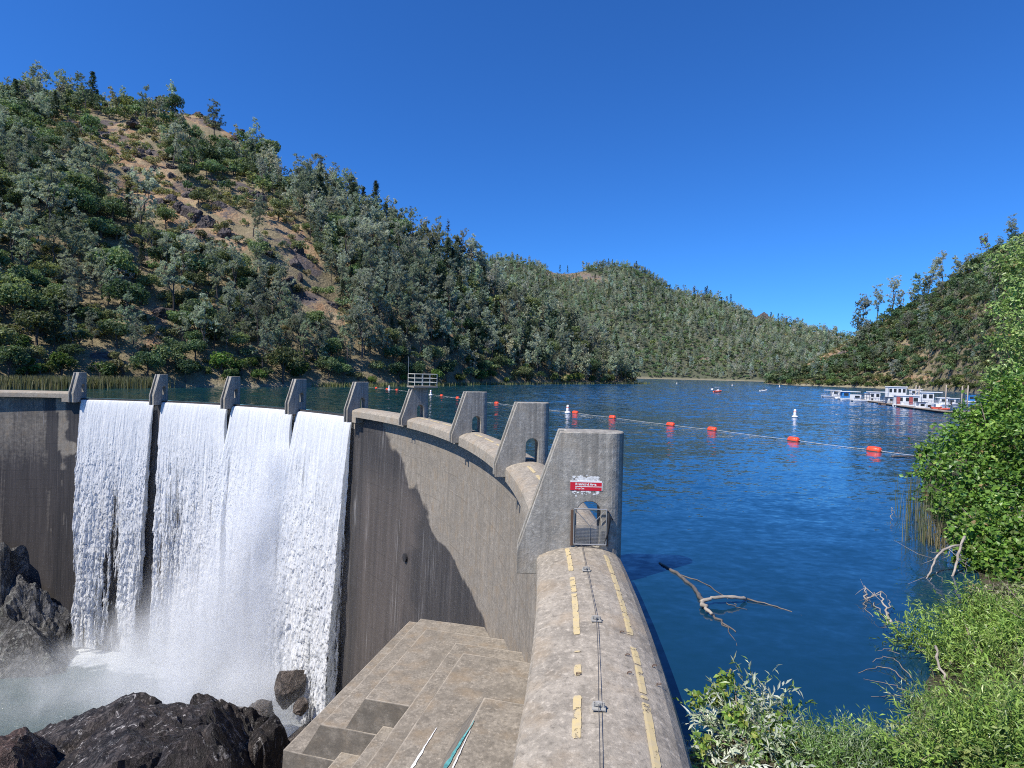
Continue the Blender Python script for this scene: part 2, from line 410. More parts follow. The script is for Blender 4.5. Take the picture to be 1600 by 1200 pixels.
for k in range(3):
    for a, b in ((0, 3.2), (3.6, 6.5), (7.4, 9.9), (10.6, 12.6)): stripe(-1.45, [(k*SP + 1.5 + a, k*SP + 1.5 + b)], w=.16, par=crest_parts[k + 1])

# --- hand cable on its brackets
cab = thing('safety_cable', cyl(-5, -1.22, 1.1), 'thin steel cable held by small brackets along the middle of the near crest', 'cable')
brk = [(-.05, -1.2), (-2.06, -1.24), (-4.96, -1.21), (-7.99, -1.29), (-11.5, -1.3)]
mb = MB()
pts = []
for i, (a, r) in enumerate(brk):
    pts.append(cyl(a, r, 1.205))
    if i < len(brk) - 1:
        for f in (.25, .5, .75):
            a2, r2 = brk[i + 1]; pts.append(cyl(a + (a2 - a)*f, r + (r2 - r)*f, 1.205 - .02*(1 - abs(2*f - 1))))
mb.tube(pts, .0062, 6); mb.obj('wire', M['cable'], cab, True)
for a, r in brk[1:]:
    ph = PH0 + a/RR; c = cyl(a, r, 0); m1 = MB()
    m1.box((c[0], c[1], 1.147), (.20, .15, .018), ph)
    for s in (-.07, .07): 
        p = cyl(a, r + s, 1.18); m1.lathe((p[0], p[1], p[2] - .03), [(.022, 0), (.022, .05), (.013, .05), (.013, .075)], 8)
    p = cyl(a, r, 1.2); m1.box((p[0], p[1], p[2]), (.10, .04, .055), ph); m1.tube([cyl(a - .04, r, 1.205), cyl(a + .04, r, 1.205)], .02, 8)
    m1.obj('bracket', M['bracket'], cab)
# rusty lifting eyes set in the slab
for i, (u, v) in enumerate(((981, 1024), (984, 1052), (1023, 1041), (1030, 1070), (972, 988), (904, 1053))):
    p = at_z(u, v, 1.1); r = math.hypot(p[0] - DX, p[1] - DY) - RR; z = crest_z(r) + .02; p = at_z(u, v, z)
    m1 = MB(); n = 9; L = [(p[0] + .036*math.cos(a), p[1] + .022*math.sin(a), z + .018) for a in np.linspace(0, 2*math.pi, n)]
    m1.tube(L, .006, 5, False); m1.tube([(p[0] - .036, p[1], z - .03), (p[0] - .036, p[1], z + .018)], .008, 5)
    tag(m1.obj('lifting_eye', M['rusty'], None), 'small rusty iron eye set in the crest ' + ['by the right yellow stripe, farther of two', 'by the right yellow stripe, nearer of two', 'on the lake side shoulder, farther of two', 'on the lake side shoulder, nearer of two', 'at the break in the right yellow stripe', 'beside a scrap of the left yellow stripe'][i], 'iron eye', 'rusty eyes in the crest slab')

# --- sign and gate on the first pier
def p1(r, t, z): return rt(0, r, t, z)
def pface(u, v):
    """(r, z) on the near face of the first pier seen at a pixel"""
    d = ray(u, v); mw = pier_matrix(0); o = mw.translation; n = mw.col[1].xyz
    s = (Vector(o) - Vector((0, 0, CAMZ))).dot(n)/Vector(d).dot(n); P = Vector((0, 0, CAMZ)) + Vector(d)*s
    L = mw.inverted() @ P; return L.x, L.z
(r0, z1), (r1, z0) = pface(891.2, 753), pface(940, 767)
sign = thing('warning_sign', p1((r0 + r1)/2, 0, (z0 + z1)/2), 'red and white restricted area sign fixed to the near face of the nearest pier', 'sign')
def plate(mb, r0, r1, z0, z1, t0, t1):
    V = [p1(*p) for p in ((r0, t0, z0), (r1, t0, z0), (r1, t1, z0), (r0, t1, z0), (r0, t0, z1), (r1, t0, z1), (r1, t1, z1), (r0, t1, z1))]
    mb.add(V, [(3, 2, 1, 0), (4, 5, 6, 7), (0, 1, 5, 4), (1, 2, 6, 5), (2, 3, 7, 6), (3, 0, 4, 7)])
h = z1 - z0; w = r1 - r0
mb = MB(); plate(mb, r0, r1, z0, z1, -.012, -.001); mb.obj('panel', M['red_paint'], sign)
mb = MB(); plate(mb, r0, r1, z1 + .002, z1 + .045, -.012, -.001); plate(mb, r1 + .002, r1 + .02, z0, z1, -.012, -.001); mb.obj('white_border', M['white_paint'], sign)
mb = MB(); plate(mb, r0 + w*.16, r1, z0 + h*.44, z0 + h*.52, -.015, -.0125); mb.obj('rule_line', M['white_paint'], sign)
def words(s, size, r, z, bold=0.0):
    cu = bpy.data.curves.new('t', 'FONT'); cu.body = s; cu.size = size; cu.extrude = .001; cu.offset = bold
    o = bpy.data.objects.new('t', cu); COL.objects.link(o); me = ev(o); bpy.data.objects.remove(o)
    mw = pier_matrix(0)
    loc = Matrix(((1, 0, 0, r), (0, 0, -1, -.0145), (0, 1, 0, z), (0, 0, 0, 1)))
    me.transform(mw @ loc); me.transform(Matrix.Translation(-Vector(WL['warning_sign'])))
    me.materials.clear(); me.materials.append(M['white_paint'])
    o = link('lettering', me, sign); o.name = 'lettering'
words('Restricted Area', h*.40, r0 + w*.16, z0 + h*.64, .004)
words('Keep Out', h*.27, r0 + w*.16, z0 + h*.16, .002)
# scraps of old white paint above and below the sign
rs = random.Random(5); V = []; Fs = []
for i in range(95):
    up = i < 62
    rr = rs.uniform(r0 + .06*w, r1 - .08*w); zz = (z1 + .06 + abs(rs.gauss(0, .055))) if up else z0 - .02 - abs(rs.gauss(0, .05))
    if zz > z1 + .26: continue
    s = rs.uniform(.012, .07)*(1 if up else .7); n = 9; b = len(V)
    for k in range(n):
        a = 2*math.pi*k/n; q = s*rs.uniform(.5, 1.2); V.append(p1(rr + 1.1*q*math.cos(a), -.003 - i*.00002, zz + .8*q*math.sin(a)))
    Fs.append(tuple(b + k for k in range(n)))
scr = bpy.data.meshes.new('paint_scraps'); scr.from_pydata([(v - np.array(WL['arch_dam'])).tolist() for v in V], [], Fs); scr.materials.append(M['flake'])
link('paint_scraps', scr, dam)

(g0, gz1), (g1, gz0) = pface(897, 793.5), pface(946, 850)
gate = thing('metal_gate', p1((g0 + g1)/2, -.1, gz0), 'small steel mesh gate closing the arched opening in the nearest pier', 'gate')
gt = -.10
mb = MB()
C4 = [(g0, gz0), (g1, gz0), (g1, gz1), (g0, gz1)]
for i in range(4): mb.tube([p1(C4[i][0], gt, C4[i][1]), p1(C4[(i + 1) % 4][0], gt, C4[(i + 1) % 4][1])], .019, 6)
mb.obj('frame', M['steel'], gate)
mb = MB(); mid = (g0 + g1)/2; zb = gz0 + (gz1 - gz0)*.52
mb.tube([p1(g0, gt, gz1), p1(mid, gt, zb)], .011, 5); mb.tube([p1(g1, gt, gz1), p1(mid, gt, zb)], .011, 5); mb.tube([p1(mid, gt, zb), p1(mid, gt, gz0)], .009, 5)
mb.obj('brace', M['steel'], gate)
mb = MB()
for i in range(1, 40):
    r = g0 + (g1 - g0)*i/40; mb.tube([p1(r, gt + .012, gz0), p1(r, gt + .012, zb + .02)], .0055, 4, False)
for i in range(1, 14):
    z = gz0 + (zb - gz0)*i/13; mb.tube([p1(g0, gt + .012, z), p1(g1, gt + .012, z)], .0028, 4, False)
mb.obj('mesh_panel', M['steel'], gate)
mb = MB()
for rr in (g0 - .055, g1 + .03): plate(mb, rr - .03, rr + .03, gz0 - .05, gz1 - .05, -.06, .0)
mb.obj('post', M['rusty'], gate)
mb = MB(); mb.tube([p1(g1 + .05, -.09, gz1 - .1), p1(g1 + .07, -.10, gz1 - .35), p1(g1 + .03, -.11, gz0 + .3), p1(g1 - .04, -.09, gz0 + .02)], [.03, .045, .03, .012], 5)
mb.tube([p1(g1 + .06, -.09, gz1 - .14), p1(g1 + .17, -.08, gz1 - .30), p1(g1 + .12, -.09, gz1 - .33)], [.012, .022, .008], 4)
tag(mb.obj('gate_shadow', M['flat_black'], None, True), 'dark strip put in as the cast shadow on the right side of the small steel gate', 'painted shadow')  # dark strip modelled where the gate throws its shadow on the pier
# small drain mouth low on the dam face
c = cyl(47.4, wall_r(-13.9), -13.9); mb = MB(); ph = PH0 + 47.4/RR
mb.lathe(tuple(cyl(47.4, wall_r(-13.9) - .25, -13.9)), [(.45, 0), (.45, .3), (.30, .3), (.30, 0.02)], 14, 'x', ph); mb.obj('drain_mouth', M['flat_black'], dam)

# ================================================================== STEPPED ABUTMENT BLOCK
E1 = np.array([.235, .972]); E2 = np.array([-.972, .235])
def pq(p, q, z): xy = E1*p + E2*q; return (xy[0], xy[1], z)
stp = thing('stepped_block', pq(26, 12, -20), 'grey concrete block of broad steps going down beside the near end of the dam face', 'concrete steps')
def frust(pn, pf, q0, q1, z, drop, bat=1.05, near_bat=0, name='step', jit=.03):
    d = drop*bat/1.7
    lp = np.linspace(0, 1, max(2, int((pf - pn)/.8))); nq = np.linspace(0, 1, max(2, int((q1 - q0)/.8)))
    mb = MB()
    top = [(pn, q0), (pn, q1), (pf, q1), (pf, q0)]; bot = [(pn - near_bat, q0), (pn - near_bat, q1 + d), (pf + d, q1 + d), (pf + d, q0)]
    def strip(a, b, c, e, n):   # quad patch a-b (top) to c-e (bottom)
        ss = np.linspace(0, 1, n); V = []; Fs = []
        for s in ss:
            for f in (0, min(.04, .06/drop), .5, 1):
                V.append(pq((a[0] + (b[0] - a[0])*s)*(1 - f) + (c[0] + (e[0] - c[0])*s)*f, (a[1] + (b[1] - a[1])*s)*(1 - f) + (c[1] + (e[1] - c[1])*s)*f, z - drop*f))
        for i in range(n - 1):
            for j in range(3): Fs.append((4*i + j, 4*i + 4 + j, 4*i + 5 + j, 4*i + 1 + j))
        mb.add(V, Fs)
    for i in range(3): strip(top[i], top[i + 1], bot[i], bot[i + 1], 24)
    lp = np.unique(np.concatenate([lp, [.05/(pf - pn), 1 - .07/(pf - pn)]])); nq = np.unique(np.concatenate([nq, [1 - .07/(q1 - q0)]]))
    V = [pq(pn + (pf - pn)*a, q0 + (q1 - q0)*b, z) for a in lp for b in nq]
    mb.add(V, grid_faces(len(lp), len(nq)).tolist())
    b = bmesh.new(); vs = [b.verts.new(v) for v in mb.V]
    for f in mb.F: b.faces.new([vs[i] for i in f])
    bmesh.ops.remove_doubles(b, verts=b.verts, dist=.002); bmesh.ops.recalc_face_normals(b, faces=b.faces)
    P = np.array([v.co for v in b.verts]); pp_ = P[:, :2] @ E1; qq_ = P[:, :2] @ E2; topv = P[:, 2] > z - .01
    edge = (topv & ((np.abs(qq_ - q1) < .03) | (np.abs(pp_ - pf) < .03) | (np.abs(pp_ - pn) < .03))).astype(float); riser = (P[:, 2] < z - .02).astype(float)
    N = np.stack([fbm(P*.9, 4, 31), fbm(P*.9, 4, 32), fbm(P*.9, 4, 33)], -1)*jit
    for v, n in zip(b.verts, N): v.co += Vector(n)
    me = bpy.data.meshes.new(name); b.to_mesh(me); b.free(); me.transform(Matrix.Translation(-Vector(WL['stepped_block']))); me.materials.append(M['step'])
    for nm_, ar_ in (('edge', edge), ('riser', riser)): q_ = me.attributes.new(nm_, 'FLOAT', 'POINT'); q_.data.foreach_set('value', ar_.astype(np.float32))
    return link(name, me, stp)
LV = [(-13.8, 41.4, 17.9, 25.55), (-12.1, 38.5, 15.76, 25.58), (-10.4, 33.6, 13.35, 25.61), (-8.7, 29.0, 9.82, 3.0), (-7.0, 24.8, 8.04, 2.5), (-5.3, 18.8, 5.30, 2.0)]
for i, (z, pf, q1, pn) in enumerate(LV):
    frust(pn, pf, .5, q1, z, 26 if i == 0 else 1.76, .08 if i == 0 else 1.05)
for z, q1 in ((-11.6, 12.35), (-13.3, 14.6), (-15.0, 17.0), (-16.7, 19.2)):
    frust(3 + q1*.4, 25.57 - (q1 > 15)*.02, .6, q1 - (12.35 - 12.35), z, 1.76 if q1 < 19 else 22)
# streaks of spilled paint along the step edge
def streak(pts, w, mat, name):
    V = []; Fs = []
    for i, (u, v, ww) in enumerate(pts):
        for s in (-1, 1):
            p = at_z(u + s*ww, v, pts_z[i]); V.append(p)
        if i: Fs.append((2*i - 2, 2*i - 1, 2*i + 1, 2*i))
    return mk(name, np.array(V), np.array(Fs), mat, stp)
M['teal'] = simple('spilled_teal_paint', (.10, .33, .33), .6, 0, .5, 6)
for (u0, v0, u1, v1, lv, mat, ww, nme) in ((736, 1125, 690, 1200, -5.3, 'teal', 2.2, 'teal_paint_streak'), (730, 1140, 702, 1200, -5.3, 'white_paint', .9, 'white_paint_streak'), (677, 1137, 638, 1200, -7.0, 'white_paint', 1.6, 'white_paint_streak')):
    n = 14; zz = lv + .012; V = []; Fs = []; rs = random.Random(int(u0))
    for i in range(n):
        f = i/(n - 1); u, v = u0 + (u1 - u0)*f + rs.uniform(-.6, .6), v0 + (v1 - v0)*f; k = ww*(.35 + f*1.3)*rs.uniform(.6, 1.2)
        off = 5 if nme != 'x' else 0
        for s in (-1, 1):
            P = at_z(u + s*k + off, v, zz + .02); V.append(P)
        if i: Fs.append((2*i - 2, 2*i - 1, 2*i + 1, 2*i))
    mk(nme, np.array(V), np.array(Fs), M[mat], stp)
# ================================================================== LAKE
def water_mat():
    n = NT('lake_water')
    v = n.co('World'); 
    v2 = n.n('ShaderNodeVectorMath', operation='SUBTRACT', i={0: n.noise(n.co('World', (1, 1.7, 1), (0, 0, R_(20))), 2.3, 4, .6, .3, True), 1: (.5, .5, .5)}).outputs[0]
    v1 = n.n('ShaderNodeVectorMath', operation='SUBTRACT', i={0: n.noise(n.co('World', (1, 2.2, 1), (0, 0, R_(-12))), .42, 3, .55, .4, True), 1: (.5, .5, .5)}).outputs[0]
    a = n.noise(n.co('World', (1, 1.9, 1), (0, 0, R_(24))), .9, 4, .62, .3); b = n.noise(n.co('World', (1, 2.6, 1), (0, 0, R_(-10))), .16, 3, .55, .4)
    c = n.noise(n.co('World', (.02, .05, 1)), 1, 3)
    h = n.math('ADD', n.math('MULTIPLY', a, .20), n.math('MULTIPLY', b, .55))
    st = n.rng(c, .35, .65, .40, 1.0)
    sc_ = lambda q, k: n.n('ShaderNodeVectorMath', operation='MULTIPLY', i={0: q, 1: (k, k, 0)}).outputs[0]
    ad = n.n('ShaderNodeVectorMath', operation='ADD', i={0: sc_(v2, .44), 1: sc_(v1, .22)}).outputs[0]
    ad = n.n('ShaderNodeVectorMath', operation='SCALE', i={0: ad, 'Scale': n.math('MULTIPLY', st, n.rng(n.n('ShaderNodeSeparateXYZ', i={0: n.co('World')}).outputs[1], 14, 130, .6, 2.2))}).outputs[0]
    nrm = n.n('ShaderNodeVectorMath', operation='NORMALIZE', i={0: n.n('ShaderNodeVectorMath', operation='ADD', i={0: ad, 1: n.n('ShaderNodeNewGeometry').outputs['Normal']}).outputs[0]}).outputs[0]
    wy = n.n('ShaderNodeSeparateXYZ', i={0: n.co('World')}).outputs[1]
    n.pbr(n.mix(n.rng(wy, 14, 75), (.0045, .032, .064), n.mix(n.rng(n.n('ShaderNodeSeparateXYZ', i={0: n.co('World')}).outputs[0], -25, 30), (.006, .040, .048), (.004, .062, .165))), .04, nrm, spec=.5, IOR=1.55)  # greener base towards the left paints in the hillside's reflection
    return n.m
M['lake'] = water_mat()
rad = np.concatenate([np.linspace(.045, 4, 8)[:-1], np.arange(4, 420, .8), np.arange(420, 980, 1.5), np.geomspace(985, 2600, 12)])
ang = np.concatenate([np.linspace(-.75, -.1, 40)[:-1], np.linspace(-.1, 1.72, 620)[:-1], np.linspace(1.72, 2.5, 50)])
gr, ga = [x.ravel() for x in np.meshgrid(rad, ang, indexing='ij')]
V = np.stack([DX + (RR + gr)*np.cos(ga), DY + (RR + gr)*np.sin(ga), 0*gr], -1)
Q_ = V*np.array([.30, .42, 0]); calm = sstep(38, 150, V[:, 1])*sstep(1, 14, gr)      # wind waves on the open reach, sheltered near the dam
V[:, 2] = calm*(0.20*fbm(Q_, 3, 91) + .08*fbm(V*np.array([.11, .16, 0]), 2, 95)) + .012*sstep(.5, 3, gr)*fbm(V*1.1, 2, 97)
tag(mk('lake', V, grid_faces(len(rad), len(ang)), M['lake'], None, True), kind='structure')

# ================================================================== HILLS
def hill_mat(name, soil, rock, grass, litter):
    n = NT(name); v = n.co('World')
    a = n.noise(v, .035, 5, .6); b = n.noise(v, .16, 5, .65); c = n.noise(v, .9, 5, .7); vo = n.n('ShaderNodeTexVoronoi', feature='DISTANCE_TO_EDGE', i={'Vector': n.n('ShaderNodeMapping', i={0: v, 3: (.25, .25, .12)}).outputs[0], 'Scale': 1.0}).outputs[0]
    k = n.mix(n.rng(b, .40, .60), soil, grass)
    k = n.mix(n.rng(c, .5, .75), k, tuple(x*.55 for x in soil))
    rk = n.mix(n.rng(c, .35, .65), tuple(x*.6 for x in rock), tuple(x*1.5 for x in rock))
    k = n.mix(n.rng(n.math('ADD', a, n.math('MULTIPLY', n.math('SUBTRACT', c, .5), .3)), .50, .58), k, rk)
    lt = n.mix(n.rng(c, .35, .7), litter, tuple(x*1.9 for x in litter))
    f = n.math('ADD', n.attr('bare'), n.math('MULTIPLY', n.math('SUBTRACT', b, .5), .9))
    k = n.mix(n.rng(f, .32, .52), lt, k)
    k = n.mix(n.attr('shore'), k, n.mix(n.rng(c, .4, .6), (.30, .26, .19), (.20, .19, .12)))
    n.pbr(k, .95, n.bump(n.math('ADD', c, n.math('MULTIPLY', b, 2)), .9, .9), spec=.1)
    return n.m
M['hill'] = hill_mat('dry_hillside', (.32, .20, .115), (.11, .094, .09), (.37, .285, .175), (.165, .138, .085))
M['hillfar'] = hill_mat('far_hillside', (.19, .135, .09), (.15, .125, .11), (.21, .17, .115), (.066, .072, .048))

class Hill:
    def __init__(s, table, cover, rough=1.0, seed=1, expo=.9):
        T = np.array(table, float); s.rough, s.seed, s.expo = rough, seed, expo
        k = [];
        for u, vv, zs, zr in T:
            d = ray(u, vv); k.append((d[0]/d[1], zs, zr, d[2]/d[1]*zr + CAMZ - cover))
        k = np.array(k); o = np.argsort(k[:, 0]); s.K = k[o]
    def par(s, t): return [np.interp(t, s.K[:, 0], s.K[:, j]) for j in (1, 2, 3)]
    def s_of(s, X, Y):
        zs, zr, h = s.par(X/Y); return (Y - zs)/(zr - zs)
    def height(s, X, Y):
        X = np.asarray(X, float); Y = np.asarray(Y, float)
        zs, zr, h = s.par(X/Y); q = (Y - zs)/(zr - zs)
        up = np.clip(q, 0, 1)**s.expo; base = np.where(q < 0, q*90, np.where(q > 1, 1 - .45*(q - 1) - .3*(q - 1)**2, up))*np.where(q < 0, 1, h)
        P = np.stack([X, Y, 0*X], -1).reshape(-1, 3)
        nz = (fbm(P*.012, 4, s.seed)*14 + ridged(P*.03, 4, s.seed + 3)*4.5 + fbm(P*.15, 3, s.seed + 5)*1.2).reshape(X.shape)
        gate = np.clip(q*4, 0, 1)*np.clip(1.25 - q*.75, .3, 1)
        return base + nz*gate*s.rough*np.clip(h/90, .15, 1.2)
    def mesh(s, name, t0, t1, nt, ns, mat, bare=None, s0=-.02, s1=1.7):
        t = np.linspace(t0, t1, nt); q = np.linspace(s0, s1, ns)
        zs, zr, h = s.par(t); Y = zs[:, None] + (zr - zs)[:, None]*q[None]; X = t[:, None]*Y
        Z = s.height(X, Y); V = np.stack([X, Y, Z], -1).reshape(-1, 3)
        b = bare(V) if bare else np.zeros(len(V))
        sh = sstep(2.2, .8, V[:, 2] + fbm(V*.2, 3, 4)*.8)
        o = mk(name, V, grid_faces(nt, ns), mat, None, True, None, dict(bare=b, shore=sh)); return tag(o, kind='structure')

HL = Hill([(-1400, -60, 62, 300), (-900, 20, 70, 330), (-600, 70, 80, 345), (-300, 95, 96, 355), (0, 130, 124, 372), (60, 134, 128, 375), (130, 140, 135, 378), (200, 150, 141, 384), (270, 158, 150, 388), (330, 172, 157, 385),
           (400, 215, 165, 360), (440, 250, 172, 338), (500, 287, 183, 325), (560, 325, 193, 318), (620, 352, 205, 320), (680, 378, 222, 330), (740, 404, 250, 345), (800, 442, 276, 365), (860, 480, 305, 385), (920, 524, 335, 405), (970, 562, 365, 420), (1008, 596, 390, 425), (1060, 612, 410, 440)], 8.5, 1.0, 1)
HM = Hill([(300, 440, 860, 1300), (560, 432, 900, 1350), (700, 414, 930, 1400), (760, 405, 950, 1420), (800, 403, 960, 1430), (840, 411, 968, 1440), (870, 423, 974, 1450), (900, 420, 978, 1450), (930, 413, 982, 1450), (960, 409, 985, 1450), (990, 413, 988, 1450), (1010, 424, 989, 1450), (1050, 447, 990, 1440),
           (1080, 455, 985, 1430), (1110, 458, 975, 1420), (1140, 470, 960, 1400), (1170, 484, 940, 1370), (1200, 496, 920, 1340), (1240, 508, 905, 1320), (1290, 517, 900, 1310), (1340, 532, 900, 1300), (1400, 550, 900, 1300), (1600, 575, 900, 1300)], 9, 1.1, 40)
HR = Hill([(1150, 602, 640, 650), (1180, 598, 600, 622), (1200, 593, 560, 602), (1230, 578, 520, 585), (1290, 546, 485, 558), (1350, 512, 458, 545), (1410, 480, 436, 522), (1460, 452, 400, 492), (1520, 416, 330, 445), (1560, 395, 275, 405), (1600, 374, 235, 372), (1700, 330, 155, 322), (1900, 262, 100, 285), (2300, 160, 62, 255), (3000, 100, 50, 240)], 4.5, .8, 77)

def ell(uv, items):
    u, v = uv; m = np.zeros(len(u))
    for cx, cy, a, b, rot in items:
        c, s = math.cos(R_(rot)), math.sin(R_(rot)); x, y = u - cx, v - cy
        d = ((x*c + y*s)/a)**2 + ((-x*s + y*c)/b)**2; m = np.maximum(m, np.clip(1.5 - d, 0, 1))
    return m
BARE_L = [(320, 180, 60, 17, 20), (150, 200, 66, 12, 4), (205, 240, 62, 26, 30), (250, 275, 60, 18, 40), (225, 300, 48, 26, 10), (330, 318, 70, 11, 28), (300, 350, 55, 18, 20), (345, 365, 50, 13, 30), (470, 385, 55, 17, 58), (430, 345, 35, 10, 45), (455, 270, 24, 8, 50), (210, 375, 38, 6, 55),
          (385, 300, 25, 8, 40), (490, 470, 40, 12, 25), (520, 490, 30, 9, 40), (662, 484, 20, 6, 35), (240, 500, 26, 18, 60), (705, 527, 9, 4, 30), (330, 470, 18, 5, 10), (240, 540, 18, 8, 50), (160, 555, 20, 6, 10), (60, 430, 14, 5, 15), (360, 205, 30, 10, 35)]
BARE_R = [(1285, 562, 55, 10, -28), (1320, 540, 24, 7, -30), (1410, 545, 16, 7, -20), (1530, 500, 26, 10, -20), (1470, 545, 12, 5, 0), (1440, 560, 14, 5, 0), (1300, 545, 35, 8, -28), (1280, 565, 30, 7, -25), (1435, 590, 25, 4, 0), (1375, 590, 12, 5, 0), (1560, 490, 20, 6, 0), (1500, 475, 12, 4, -30)]
BARE_M = [(900, 432, 48, 8, 8), (1110, 461, 14, 4, 15), (1190, 493, 14, 15, 50), (1100, 560, 10, 3, 30), (880, 512, 7, 4, 20)]
SPARSE_L = [(255, 275, 150, 66, 40), (400, 355, 130, 40, 46), (330, 190, 70, 22, 25), (150, 205, 80, 16, 4), (490, 440, 50, 22, 50), (225, 520, 60, 16, 50)]
def bareL(P): return np.maximum(ell(pix(P), BARE_L), .30*np.minimum(1, 1.6*ell(pix(P), SPARSE_L)))
def bareR(P): return ell(pix(P), BARE_R)
def bareM(P): return ell(pix(P), BARE_M)
HL.mesh('left_hillside', -1.95, .30, 330, 200, M['hill'], bareL)
HM.mesh('far_hillside', -.55, .95, 220, 110, M['hillfar'], bareM)
HR.mesh('right_hillside', .40, 2.3, 170, 130, M['hill'], bareR)

# ================================================================== TREES
def leaf_mat(name='foliage', rough=.55, trans=.28, rnd=True):
    n = NT(name); c = n.attr('Col', True)
    if rnd:
        r = n.n('ShaderNodeObjectInfo').outputs['Random']
        hs = n.n('ShaderNodeHueSaturation', i={'Hue': n.rng(r, 0, 1, .475, .525), 'Saturation': 1.0, 'Value': n.rng(n.math('FRACT', n.math('MULTIPLY', r, 7.3)), 0, 1, .62, 1.42), 'Color': c}); c = hs.outputs[0]
    d = n.n('ShaderNodeBsdfPrincipled', i={'Base Color': c, 'Roughness': rough, 'Specular IOR Level': .35})
    t = n.n('ShaderNodeBsdfTranslucent', i={'Color': n.mix(.5, c, n.mix(1.0, c, (1.2, 1.25, .5), 'MULTIPLY'))})
    return n.end(n.n('ShaderNodeMixShader', i={0: trans, 1: d.outputs[0], 2: t.outputs[0]}).outputs[0])
M['leaf'] = leaf_mat('tree_foliage', .6, .38)
M['bark'] = simple('grey_bark', (.085, .07, .06), .95, 0, .35, 4)
M['deadwood'] = simple('bleached_dead_wood', (.30, .265, .22), .85, 0, .3, 5)

def frames(n, g, up=None, bias=0.0):
    """random unit normals with an upward/outward bias, plus two tangents"""
    N = g.normal(size=(n, 3)); N /= np.linalg.norm(N, axis=1)[:, None]
    if up is not None: N = N + up*bias; N /= np.linalg.norm(N, axis=1)[:, None] + 1e-9
    A = np.cross(N, g.normal(size=(n, 3))); A /= np.linalg.norm(A, axis=1)[:, None] + 1e-9
    return N, A, np.cross(N, A)
def quads(C, A, B, la, lb):
    la = np.broadcast_to(la, len(C))[:, None]; lb = np.broadcast_to(lb, len(C))[:, None]
    V = np.stack([C - A*la, C - B*lb*.9, C + A*la, C + B*lb], 1).reshape(-1, 3)
    return V, np.arange(len(C)*4).reshape(-1, 4)
def tint(g, n, base, var): return np.repeat(np.clip(np.array(base)*(1 + var*g.normal(size=(n, 1))) + .006*g.normal(size=(n, 3)), .004, 1), 4, 0)

def pine(seed, H=19.0, dens=1.0, leaf=1.0, multi=True, base=(.105, .125, .092)):
    """open grey-green foothill pine: forked leaning stem, upswept limbs with tufts of needles"""
    g = np.random.default_rng(seed); W = []; Fw = []; nW = 0; tufts = []
    def addtube(p, r, n=5):
        nonlocal nW
        V, Fs = tube_arrays(p, r, n, False); W.append(V); Fw.extend([[i + nW for i in f] for f in Fs]); nW += len(V)
    lean = g.normal(size=2)*.07*H; fork = g.uniform(.3, .5)
    stem = lambda z: np.array([lean[0]*(z/H)**1.4, lean[1]*(z/H)**1.4, z])
    base_p = [stem(z) for z in np.linspace(-.8, fork*H, 5)]; addtube(base_p, np.linspace(.34, .22, 5)*H/19)
    ns = g.integers(2, 4) if multi else 1
    for k in range(ns):
        a0 = g.uniform(0, 6.3) + k*6.28/ns; sp = g.uniform(.06, .16)*H if ns > 1 else 0; top = H*(1 if k == 0 else g.uniform(.78, .95))
        zs = np.linspace(fork*H, top, 8); f = (zs - zs[0])/(zs[-1] - zs[0])
        P = np.stack([[*stem(z)] for z in zs]); P[:, 0] += math.cos(a0)*sp*f**.8; P[:, 1] += math.sin(a0)*sp*f**.8
        P[1:-1, :2] += g.normal(size=(6, 2))*.012*H
        addtube(P, np.linspace(.2, .03, 8)*H/19, 4)
        nl = int(g.integers(9, 13)*(1 if ns > 1 else 1.9))
        for i in range(nl):
            t = g.uniform(.0, 1) if i > 2 else g.uniform(.75, 1); j = t*7; i0 = min(6, int(j)); p = P[i0]*(1 - j + i0) + P[i0 + 1]*(j - i0)
            az = g.uniform(0, 6.3); L = H*g.uniform(.10, .20)*(1.15 - .75*t)*(1 if ns > 1 else 1.05)
            d = np.array([math.cos(az), math.sin(az), g.uniform(.1, .7)]); q = [p, p + d*L*.55, p + d*L*np.array([1, 1, 1.3])]
            if dens > .5: addtube(q, [.07*H/19, .05*H/19, .02], 3)
            for w, nn in ((.5, 1), (.8, 1), (1.05, 2)):
                for _ in range(nn): tufts.append(p + (q[2] - p)*w + g.normal(size=3)*.028*H)
    T = np.array(tufts); nq = max(3, int(32*dens)); n = len(T)*nq
    D = g.normal(size=(n, 3)); D[:, 2] += .45; D /= np.linalg.norm(D, axis=1)[:, None]
    C = np.repeat(T, nq, 0) + D*(g.uniform(.1, .62, (n, 1))*H*.05)
    N, A, B = frames(n, g); B = np.cross(D, A); B /= np.linalg.norm(B, axis=1)[:, None] + 1e-9
    la = g.uniform(.22, .42, n)*H/19*leaf; V, Fq = quads(C, D, B, la, la*.27*leaf**.5)
    tone = np.repeat(g.uniform(.75, 1.25, (len(T), 1)), nq, 0)
    col = tint(g, n, base, .12)*np.repeat(tone, 4, 0)
    return (np.concatenate(W), Fw), (V, Fq, col)

